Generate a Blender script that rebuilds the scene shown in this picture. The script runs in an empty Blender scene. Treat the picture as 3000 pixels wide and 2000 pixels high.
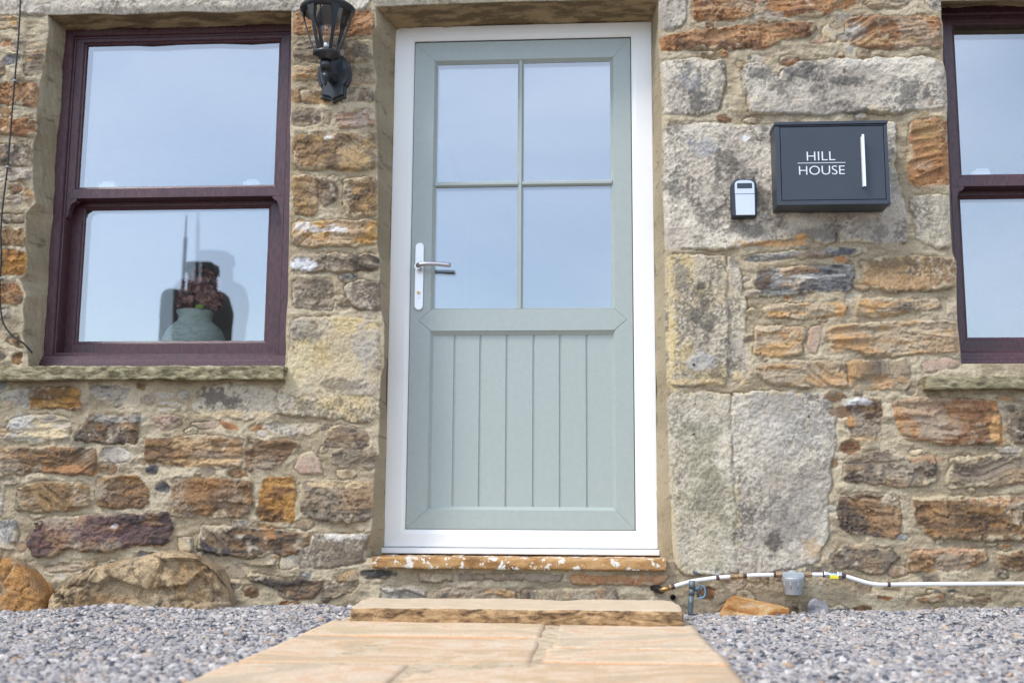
import bpy, bmesh, math, random
import numpy as np
from mathutils import Matrix, Vector
random.seed(7)
SC = bpy.context.scene
COL = SC.collection
rad = math.radians

# ------------------------------------------------------------------ camera, sky, sun, exposure
CAM_Y, CAM_Z, FOC = -3.92, 0.33, 3302.9          # focal length in photo pixels (photo 3000 wide)
M = np.array([[0.99749754, 0.07042948, 0.00619244],
              [-0.00432394, 0.14819267, -0.98894906],
              [-0.07056884, 0.98644748, 0.14812635]])
cam = bpy.data.cameras.new("camera")
cam.sensor_width = 36; cam.lens = FOC / 3000 * 36
cam.clip_start = 0.05; cam.clip_end = 1000
cam.dof.use_dof = True; cam.dof.focus_distance = 3.95; cam.dof.aperture_fstop = 2.8
co = bpy.data.objects.new("camera", cam); COL.objects.link(co)
r_, d_, f_ = [Vector(M[i]) for i in range(3)]
mw = Matrix((( r_.x, -d_.x, -f_.x, 0), (r_.y, -d_.y, -f_.y, CAM_Y), (r_.z, -d_.z, -f_.z, CAM_Z), (0, 0, 0, 1)))
co.matrix_world = mw
SC.camera = co
SUN_EL, SUN_AZ = 52, 232        # azimuth: compass degrees, 180 = straight in front of the wall (-y), >180 towards -x
w = bpy.data.worlds.new("World"); SC.world = w; w.use_nodes = True
nt = w.node_tree
sky = nt.nodes.new("ShaderNodeTexSky"); sky.sky_type = 'NISHITA'; sky.sun_disc = False
sky.sun_elevation = rad(SUN_EL); sky.sun_rotation = rad(SUN_AZ)
sky.air_density = 1.0; sky.dust_density = 0.9; sky.ozone_density = 1.0
bg = nt.nodes['Background']; bg.inputs[1].default_value = 0.13
# thin bright cloud veil over the blue sky
tcw = nt.nodes.new("ShaderNodeTexCoord"); mpw = nt.nodes.new("ShaderNodeMapping"); mpw.inputs['Scale'].default_value = (1, 1, 2.4)
nzw = nt.nodes.new("ShaderNodeTexNoise"); nzw.inputs['Scale'].default_value = 1.7; nzw.inputs['Detail'].default_value = 5; nzw.inputs['Roughness'].default_value = .5; nzw.inputs['Distortion'].default_value = .4
mrw = nt.nodes.new("ShaderNodeMapRange"); mrw.inputs[1].default_value = .34; mrw.inputs[2].default_value = .66; mrw.inputs[3].default_value = .12; mrw.inputs[4].default_value = .62
mxw = nt.nodes.new("ShaderNodeMix"); mxw.data_type = 'RGBA'; mxw.inputs['B'].default_value = (7.2, 8.0, 9.4, 1)
nt.links.new(tcw.outputs['Generated'], mpw.inputs[0]); nt.links.new(mpw.outputs[0], nzw.inputs['Vector']); nt.links.new(nzw.outputs[0], mrw.inputs[0])
nt.links.new(mrw.outputs[0], mxw.inputs['Factor']); nt.links.new(sky.outputs[0], mxw.inputs['A']); # added gain: sky facing the house is raised to brighten the pane reflections
dtw = nt.nodes.new("ShaderNodeVectorMath"); dtw.operation = 'DOT_PRODUCT'; dtw.inputs[1].default_value = (-.15, -.93, .34)
mr3 = nt.nodes.new("ShaderNodeMapRange"); mr3.interpolation_type = 'SMOOTHSTEP'; mr3.inputs[1].default_value = .35; mr3.inputs[2].default_value = .95; mr3.inputs[3].default_value = 1.0; mr3.inputs[4].default_value = 2.0
scw = nt.nodes.new("ShaderNodeVectorMath"); scw.operation = 'SCALE'
nt.links.new(tcw.outputs['Generated'], dtw.inputs[0]); nt.links.new(dtw.outputs['Value'], mr3.inputs[0])
nt.links.new(mxw.outputs['Result'], scw.inputs[0]); nt.links.new(mr3.outputs[0], scw.inputs[3]); nt.links.new(scw.outputs[0], bg.inputs[0])
sun = bpy.data.lights.new("sun", 'SUN'); sun.energy = 2.3; sun.angle = rad(14); sun.color = (1, .96, .9)
so = bpy.data.objects.new("sun", sun); COL.objects.link(so)
sd_ = Vector((math.sin(rad(SUN_AZ)) * math.cos(rad(SUN_EL)), math.cos(rad(SUN_AZ)) * math.cos(rad(SUN_EL)), math.sin(rad(SUN_EL))))
so.rotation_euler = sd_.to_track_quat('Z', 'Y').to_euler()
SC.view_settings.view_transform = 'Standard'; SC.view_settings.look = 'None'
SC.view_settings.exposure = 0.26; SC.view_settings.gamma = 1
SC.render.film_transparent = False

def ray(u, v): return M.T @ np.array([u - 1500.0, v - 1000.0, FOC])
def P(u, v, y=0.0):                                # photo pixel -> point on the vertical plane y
    d = ray(u, v); t = (y - CAM_Y) / d[1]; return (d[0] * t, y, CAM_Z + d[2] * t)
def G(u, v, z=0.0):                                # photo pixel -> point on the level z
    d = ray(u, v); t = (z - CAM_Z) / d[2]; return (d[0] * t, CAM_Y + d[1] * t, z)
def X(u, v, y=0.0): return P(u, v, y)[0]
def Z(u, v, y=0.0): return P(u, v, y)[2]

# ------------------------------------------------------------------ noise (numpy)
def _h(i, j, k, s):
    n = (i * 374761393 + j * 668265263 + k * 2147483647 + s * 1274126177) & 0xffffffff
    n = ((n ^ (n >> 13)) * 1274126177) & 0xffffffff
    n = ((n ^ (n >> 15)) * 2246822519) & 0xffffffff
    return ((n ^ (n >> 16)) & 0xffff) / 65535.0
def vn(x, z, s=0):
    xi = np.floor(x).astype(np.int64); zi = np.floor(z).astype(np.int64)
    fx = x - xi; fz = z - zi; fx = fx * fx * (3 - 2 * fx); fz = fz * fz * (3 - 2 * fz)
    a = _h(xi, zi, 0, s); b = _h(xi + 1, zi, 0, s); c = _h(xi, zi + 1, 0, s); d = _h(xi + 1, zi + 1, 0, s)
    return (a + (b - a) * fx) * (1 - fz) + (c + (d - c) * fx) * fz
def fbm(x, z, oct=5, s=0, g=.5):
    o = 0; a = 1; t = 0
    for k in range(oct):
        ca, sa = math.cos(k * .9), math.sin(k * .9)
        o = o + a * vn((x * ca - z * sa) * 2 ** k + 17.3 * k, (x * sa + z * ca) * 2 ** k + 5.1 * k, s + k); t += a; a *= g
    return o / t
def fbml(x, z, oct=5, s=0, g=.55):                 # unrotated octaves, for bedded stone
    o = 0; a = 1; t = 0
    for k in range(oct):
        o = o + a * vn(x * 2 ** k + 9.7 * k, z * 2 ** k + 3.1 * k, s + k); t += a; a *= g
    return o / t
def vn3(p, s=0):
    i = np.floor(p).astype(np.int64); f = p - i; f = f * f * (3 - 2 * f); o = 0
    for dx in (0, 1):
        for dy in (0, 1):
            for dz in (0, 1):
                wt = (f[:, 0] if dx else 1 - f[:, 0]) * (f[:, 1] if dy else 1 - f[:, 1]) * (f[:, 2] if dz else 1 - f[:, 2])
                o = o + wt * _h(i[:, 0] + dx, i[:, 1] + dy, i[:, 2] + dz, s)
    return o
def fbm3(p, oct=4, s=0):
    o = 0; a = 1; t = 0
    for k in range(oct): o = o + a * vn3(p * 2 ** k + 7.7 * k, s + k); t += a; a *= .5
    return o / t
def facets(x, z, s):                               # piecewise planes: split stone faces
    xi = np.floor(x).astype(np.int64); zi = np.floor(z).astype(np.int64)
    best = np.full(x.shape, 9e9); out = np.zeros(x.shape)
    for dx in (-1, 0, 1):
        for dz in (-1, 0, 1):
            a = xi + dx; b = zi + dz
            px = a + _h(a, b, 1, s); pz = b + _h(a, b, 2, s)
            ex = x - px; ez = z - pz; d = ex * ex + ez * ez
            h = _h(a, b, 3, s) - .5 + (_h(a, b, 4, s) - .5) * ex * 1.2 + (_h(a, b, 5, s) - .5) * ez * 1.2
            m = d < best; best = np.where(m, d, best); out = np.where(m, h, out)
    return out
def ss(a, b, x):
    t = np.clip((x - a) / (b - a), 0, 1); return t * t * (3 - 2 * t)
def lin(c):                                        # picture rgb 0-255 -> linear
    c = np.array(c, float) / 255
    return np.where(c <= .04045, c / 12.92, ((c + .055) / 1.055) ** 2.4)

# ------------------------------------------------------------------ materials
MATS = {}
def newmat(name):
    m = bpy.data.materials.new(name); m.use_nodes = True
    n = m.node_tree; b = n.nodes['Principled BSDF']; return m, n, b
def mat(name, rgb, rough=.5, metal=0., var=0., vscale=20., bump=0., bscale=200., coat=0., stretch=(1, 1, 1), rgb2=None, lo=.35, hi=.65):
    """painted, metal or stone material: base colour varied by noise between rgb and rgb2, with noise bump"""
    if name in MATS: return MATS[name]
    m, n, b = newmat(name); L = n.links.new
    c1 = (*lin(rgb), 1)
    b.inputs['Roughness'].default_value = rough; b.inputs['Metallic'].default_value = metal
    b.inputs['Coat Weight'].default_value = coat
    tc = n.nodes.new('ShaderNodeTexCoord'); mp = n.nodes.new('ShaderNodeMapping'); mp.inputs['Scale'].default_value = stretch
    L(tc.outputs['Object'], mp.inputs[0])
    nz = n.nodes.new('ShaderNodeTexNoise'); nz.inputs['Scale'].default_value = vscale; nz.inputs['Detail'].default_value = 6
    L(mp.outputs[0], nz.inputs['Vector'])
    cr = n.nodes.new('ShaderNodeValToRGB'); e = cr.color_ramp.elements
    c2 = (*lin(rgb2), 1) if rgb2 is not None else tuple(max(0, c * (1 - var)) for c in c1[:3]) + (1,)
    e[0].position = lo; e[0].color = c2; e[1].position = hi; e[1].color = c1
    L(nz.outputs[0], cr.inputs[0]); L(cr.outputs[0], b.inputs['Base Color'])
    if bump:
        bz = n.nodes.new('ShaderNodeTexNoise'); bz.inputs['Scale'].default_value = bscale; bz.inputs['Detail'].default_value = 4
        L(mp.outputs[0], bz.inputs['Vector'])
        bp = n.nodes.new('ShaderNodeBump'); bp.inputs['Strength'].default_value = bump; bp.inputs['Distance'].default_value = .002
        L(bz.outputs[0], bp.inputs['Height']); L(bp.outputs[0], b.inputs['Normal'])
    MATS[name] = m; return m
def attr_mat(name, bump=.6, bscale=260., rough=.92, vary=.35):
    """colour comes from the mesh's own point colours (each stone's colour); grain and pits from noise"""
    m, n, b = newmat(name); L = n.links.new
    a = n.nodes.new('ShaderNodeAttribute'); a.attribute_name = 'Col'
    tc = n.nodes.new('ShaderNodeTexCoord')
    nz = n.nodes.new('ShaderNodeTexNoise'); nz.inputs['Scale'].default_value = bscale; nz.inputs['Detail'].default_value = 5; nz.inputs['Roughness'].default_value = .65
    L(tc.outputs['Object'], nz.inputs['Vector'])
    mr = n.nodes.new('ShaderNodeMapRange'); mr.inputs[1].default_value = .3; mr.inputs[2].default_value = .7
    mr.inputs[3].default_value = 1 - vary; mr.inputs[4].default_value = 1 + vary
    L(nz.outputs[0], mr.inputs[0])
    mx = n.nodes.new('ShaderNodeVectorMath'); mx.operation = 'SCALE'; L(a.outputs['Color'], mx.inputs[0]); L(mr.outputs[0], mx.inputs[3])
    L(mx.outputs[0], b.inputs['Base Color'])
    n2 = n.nodes.new('ShaderNodeTexNoise'); n2.inputs['Scale'].default_value = bscale * .45; n2.inputs['Detail'].default_value = 8; n2.inputs['Roughness'].default_value = .7
    L(tc.outputs['Object'], n2.inputs['Vector'])
    bp = n.nodes.new('ShaderNodeBump'); bp.inputs['Strength'].default_value = bump; bp.inputs['Distance'].default_value = .004
    L(n2.outputs[0], bp.inputs['Height']); L(bp.outputs[0], b.inputs['Normal'])
    b.inputs['Roughness'].default_value = rough; b.inputs['Specular IOR Level'].default_value = .25
    return m
def glass_mat(name, refl=.5, tint=(.93, .96, 1.0), rough=0.):
    m = bpy.data.materials.new(name); m.use_nodes = True; n = m.node_tree; n.nodes.clear(); L = n.links.new
    o = n.nodes.new('ShaderNodeOutputMaterial'); mx = n.nodes.new('ShaderNodeMixShader')
    t = n.nodes.new('ShaderNodeBsdfTransparent'); t.inputs[0].default_value = (.98, 1, .99, 1)
    g = n.nodes.new('ShaderNodeBsdfGlossy'); g.inputs['Roughness'].default_value = rough; g.inputs[0].default_value = (*tint, 1)
    lw = n.nodes.new('ShaderNodeFresnel'); lw.inputs[0].default_value = 1.45
    ad = n.nodes.new('ShaderNodeMath'); ad.operation = 'ADD'; ad.use_clamp = True; ad.inputs[1].default_value = refl - .035
    L(lw.outputs[0], ad.inputs[0]); L(ad.outputs[0], mx.inputs[0]); L(t.outputs[0], mx.inputs[1]); L(g.outputs[0], mx.inputs[2])
    L(mx.outputs[0], o.inputs[0]); return m

# ------------------------------------------------------------------ objects
def tag(o, label=None, cat=None, group=None, kind=None):
    if label: o['label'] = label
    if cat: o['category'] = cat
    if group: o['group'] = group
    if kind: o['kind'] = kind
    return o
def empty(name, loc=(0, 0, 0), label=None, cat=None, group=None):
    o = bpy.data.objects.new(name, None); COL.objects.link(o); o.location = loc; o.empty_display_size = .1
    return tag(o, label, cat, group)
def place(o, parent):
    if parent is not None:
        loc = Vector((0, 0, 0)); p = parent
        while p is not None: loc += p.location; p = p.parent
        o.parent = parent; o.location = -loc if o.location.length == 0 else o.location - loc
def arr_obj(name, V, F, m, parent=None, colors=None, smooth=True, origin=None):
    me = bpy.data.meshes.new(name); V = np.asarray(V, np.float32); F = np.asarray(F, np.int32)
    k = F.shape[1]
    me.vertices.add(len(V)); me.vertices.foreach_set('co', V.ravel())
    me.loops.add(F.size); me.loops.foreach_set('vertex_index', F.ravel())
    me.polygons.add(len(F)); me.polygons.foreach_set('loop_start', np.arange(0, F.size, k, dtype=np.int32))
    me.polygons.foreach_set('use_smooth', np.full(len(F), smooth))
    me.update(calc_edges=True); me.validate()
    if colors is not None:
        a = me.color_attributes.new('Col', 'FLOAT_COLOR', 'POINT')
        a.data.foreach_set('color', np.c_[colors, np.ones(len(colors))].astype(np.float32).ravel())
    me.materials.append(m)
    o = bpy.data.objects.new(name, me); COL.objects.link(o); place(o, parent); return o

class MB:
    """collects shapes and links them as one mesh object"""
    def __init__(s): s.v = []; s.f = []; s.sm = []
    def add(s, V, F, smooth=False):
        b = len(s.v); s.v += [tuple(map(float, p)) for p in V]; s.f += [tuple(i + b for i in q) for q in F]; s.sm += [smooth] * len(F)
    def box(s, x0, x1, y0, y1, z0, z1):
        V = [(x, y, z) for x in (x0, x1) for y in (y0, y1) for z in (z0, z1)]
        s.add(V, [(0, 1, 3, 2), (4, 6, 7, 5), (0, 4, 5, 1), (2, 3, 7, 6), (0, 2, 6, 4), (1, 5, 7, 3)])
    def prism(s, poly, y0, y1, smooth=False, ch=0.):
        """poly in (x, z), extruded in y from y0 (front) to y1; ch chamfers the front edge"""
        n = len(poly); cx = sum(p[0] for p in poly) / n; cz = sum(p[1] for p in poly) / n
        rings = []
        if ch:
            sc = []
            for p in poly:
                dx, dz = p[0] - cx, p[1] - cz; l = math.hypot(dx, dz); sc.append((p[0] - dx / l * ch, p[1] - dz / l * ch))
            rings.append([(p[0], y0, p[1]) for p in sc]); rings.append([(p[0], y0 + ch, p[1]) for p in poly])
        else: rings.append([(p[0], y0, p[1]) for p in poly])
        rings.append([(p[0], y1, p[1]) for p in poly])
        V = [p for r in rings for p in r]; F = [tuple(range(n)), tuple(reversed(range(len(V) - n, len(V))))]
        s.add(V, F)
        b = len(s.v) - len(V)
        for k in range(len(rings) - 1):
            for i in range(n):
                j = (i + 1) % n; s.f.append((b + k * n + i, b + k * n + j, b + (k + 1) * n + j, b + (k + 1) * n + i)); s.sm.append(smooth)
    def ring(s, rings, smooth=True, cap=True):
        n = len(rings[0]); V = [p for r in rings for p in r]; F = []
        for k in range(len(rings) - 1):
            for i in range(n):
                j = (i + 1) % n; F.append((k * n + i, k * n + j, (k + 1) * n + j, (k + 1) * n + i))
        b = len(s.v); s.add(V, F, smooth)
        if cap: s.f += [tuple(b + i for i in reversed(range(n))), tuple(b + len(V) - n + i for i in range(n))]; s.sm += [False, False]
    def lathe(s, prof, c, n=32, axis='z', smooth=True, cap=True):
        rs = []
        for r, h in prof:
            q = []
            for i in range(n):
                a = 2 * math.pi * i / n; u, v = max(r, 1e-5) * math.cos(a), max(r, 1e-5) * math.sin(a)
                q.append((c[0] + u, c[1] + v, c[2] + h) if axis == 'z' else (c[0] + u, c[1] + h, c[2] + v) if axis == 'y' else (c[0] + h, c[1] + u, c[2] + v))
            rs.append(q)
        s.ring(rs, smooth, cap)
    def tube(s, pts, r, n=12, smooth=True, cap=True):
        pts = [Vector(p) for p in pts]; rr = r if hasattr(r, '__len__') else [r] * len(pts); rs = []
        up = Vector((0, 0, 1))
        for i, p in enumerate(pts):
            t = (pts[min(i + 1, len(pts) - 1)] - pts[max(i - 1, 0)]).normalized()
            a = t.cross(up); a = a.normalized() if a.length > .15 else t.cross(Vector((0, 1, 0))).normalized()
            b = t.cross(a).normalized()
            rs.append([tuple(p + (a * math.cos(2 * math.pi * k / n) + b * math.sin(2 * math.pi * k / n)) * rr[i]) for k in range(n)])
        s.ring(rs, smooth, cap)
    def frame(s, x0, x1, z0, z1, prof, w, gap=.0004):
        """mitred frame; prof = (a, b, y): inset a + b*width of that side; w = widths left, right, top, bottom"""
        wl, wr, wt, wb = w; n = len(prof)
        TL = [(x0 + a + b * wl, y, z1 - a - b * wt) for a, b, y in prof]; TR = [(x1 - a - b * wr, y, z1 - a - b * wt) for a, b, y in prof]
        BL = [(x0 + a + b * wl, y, z0 + a + b * wb) for a, b, y in prof]; BR = [(x1 - a - b * wr, y, z0 + a + b * wb) for a, b, y in prof]
        for A, B in ((TL, TR), (TR, BR), (BR, BL), (BL, TL)):
            V = []
            for p, q in zip(A, B):
                d = (Vector(q) - Vector(p)); d = d.normalized() * gap if d.length > 1e-6 else d
                V += [tuple(Vector(p) + d), tuple(Vector(q) - d)]
            s.add(V, [(2 * i, 2 * i + 1, 2 * i + 3, 2 * i + 2) for i in range(n - 1)] + [tuple(2 * i for i in range(n)), tuple(2 * i + 1 for i in reversed(range(n)))])
    def build(s, name, m, parent=None, bevel=0., seg=2):
        me = bpy.data.meshes.new(name); me.from_pydata(s.v, [], s.f); me.update()
        bm = bmesh.new(); bm.from_mesh(me); bmesh.ops.recalc_face_normals(bm, faces=bm.faces); bm.to_mesh(me); bm.free()
        me.polygons.foreach_set('use_smooth', s.sm); me.materials.append(m)
        o = bpy.data.objects.new(name, me); COL.objects.link(o)
        if bevel:
            b = o.modifiers.new('bevel', 'BEVEL'); b.width = bevel; b.segments = seg; b.limit_method = 'ANGLE'; b.angle_limit = rad(40)
        place(o, parent); return o

def rock(name, x0, x1, y0, y1, z0, z1, m, parent=None, r=.006, flat=1., amp=.004, freq=25, step=.012, seed=0, shape=None, colfn=None):
    """rounded, noise-worn stone block"""
    nx = max(2, int((x1 - x0) / step)); ny = max(2, int((y1 - y0) / step)); nz = max(2, int((z1 - z0) / step))
    idx = {}; V = []; F = []
    def vid(i, j, k):
        if (i, j, k) not in idx: idx[(i, j, k)] = len(V); V.append((i / nx, j / ny, k / nz))
        return idx[(i, j, k)]
    for i in range(nx):
        for j in range(ny):
            F.append((vid(i, j, 0), vid(i, j + 1, 0), vid(i + 1, j + 1, 0), vid(i + 1, j, 0)))
            F.append((vid(i, j, nz), vid(i + 1, j, nz), vid(i + 1, j + 1, nz), vid(i, j + 1, nz)))
    for i in range(nx):
        for k in range(nz):
            F.append((vid(i, 0, k), vid(i + 1, 0, k), vid(i + 1, 0, k + 1), vid(i, 0, k + 1)))
            F.append((vid(i, ny, k), vid(i, ny, k + 1), vid(i + 1, ny, k + 1), vid(i + 1, ny, k)))
    for j in range(ny):
        for k in range(nz):
            F.append((vid(0, j, k), vid(0, j, k + 1), vid(0, j + 1, k + 1), vid(0, j + 1, k)))
            F.append((vid(nx, j, k), vid(nx, j + 1, k), vid(nx, j + 1, k + 1), vid(nx, j, k + 1)))
    p = np.array(V); lo = np.array([x0, y0, z0]); hi = np.array([x1, y1, z1]); p = lo + p * (hi - lo)
    if shape is not None: p = shape(p)
    q = np.clip(p, lo + r, hi - r) if shape is None else p
    if shape is None:
        d = p - q; l = np.linalg.norm(d, axis=1, keepdims=True); p = np.where(l > r, q + d / np.maximum(l, 1e-9) * r, p)
    c = (lo + hi) / 2; nrm = (p - c) / (hi - lo); nrm = np.sign(nrm) * np.abs(nrm) ** 6; nrm /= np.maximum(np.linalg.norm(nrm, axis=1, keepdims=True), 1e-9)
    n1 = fbm3(p * freq + seed * 3.3, 4, seed) - .5; n2 = fbm3(p * freq * .25 + seed, 2, seed + 9) - .5
    nrm = nrm * np.array([1, 1, flat])
    p = p + nrm * (n1 * amp * 2 + n2 * amp * 2)[:, None]
    cols = colfn(p) if colfn else None
    return arr_obj(name, p, F, m, parent, cols)

# ================================================================== THE STONE WALL
VIEWS = {'A': (0, 0, 2.24), 'B': (0, 600, 1.96), 'C': (0, 1050, 1.96), 'D': (1850, 0, 2.045), 'E': (1850, 600, 2.045),
         'F': (1850, 1100, 2.045), 'G': (600, 1500, 1.3835), 'H': (800, 0, 1.307), 'p': (0, 0, 1)}
# palettes: four picture colours: base, second, streak, stain
PAL = {
 'grey': [(186, 170, 148), (204, 190, 166), (164, 150, 132), (92, 86, 78)],
 'grit': [(194, 176, 146), (206, 188, 152), (174, 160, 140), (108, 98, 84)],
 'gold': [(202, 178, 134), (188, 170, 142), (208, 176, 108), (112, 104, 88)],
 'moss': [(182, 168, 140), (168, 156, 122), (194, 182, 158), (122, 114, 94)],
 'orng': [(190, 120, 62), (172, 112, 66), (206, 150, 92), (120, 84, 58)],
 'ochr': [(168, 126, 76), (150, 112, 70), (196, 146, 76), (96, 80, 64)],
 'brwn': [(134, 100, 68), (150, 112, 74), (170, 118, 62), (84, 70, 60)],
 'dark': [(112, 92, 76), (134, 110, 84), (150, 108, 66), (62, 58, 58)],
 'drab': [(152, 132, 106), (134, 114, 92), (170, 142, 104), (96, 84, 72)],
 'laye': [(180, 154, 118), (196, 168, 128), (204, 146, 76), (116, 102, 88)],
 'pale': [(196, 182, 158), (206, 186, 150), (212, 178, 120), (140, 134, 126)],
 'pink': [(190, 152, 122), (200, 170, 144), (180, 128, 92), (140, 110, 92)],
 'purp': [(112, 84, 76), (128, 104, 92), (142, 96, 80), (70, 62, 64)],
 'slat': [(112, 110, 108), (140, 134, 124), (172, 168, 160), (60, 60, 66)],
 'rust': [(196, 132, 52), (210, 158, 78), (168, 108, 50), (96, 70, 52)],
 'bldr': [(158, 124, 84), (176, 146, 104), (136, 100, 66), (92, 78, 60)],
 'bldo': [(164, 116, 60), (188, 144, 84), (136, 92, 50), (92, 76, 56)],
}
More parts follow.
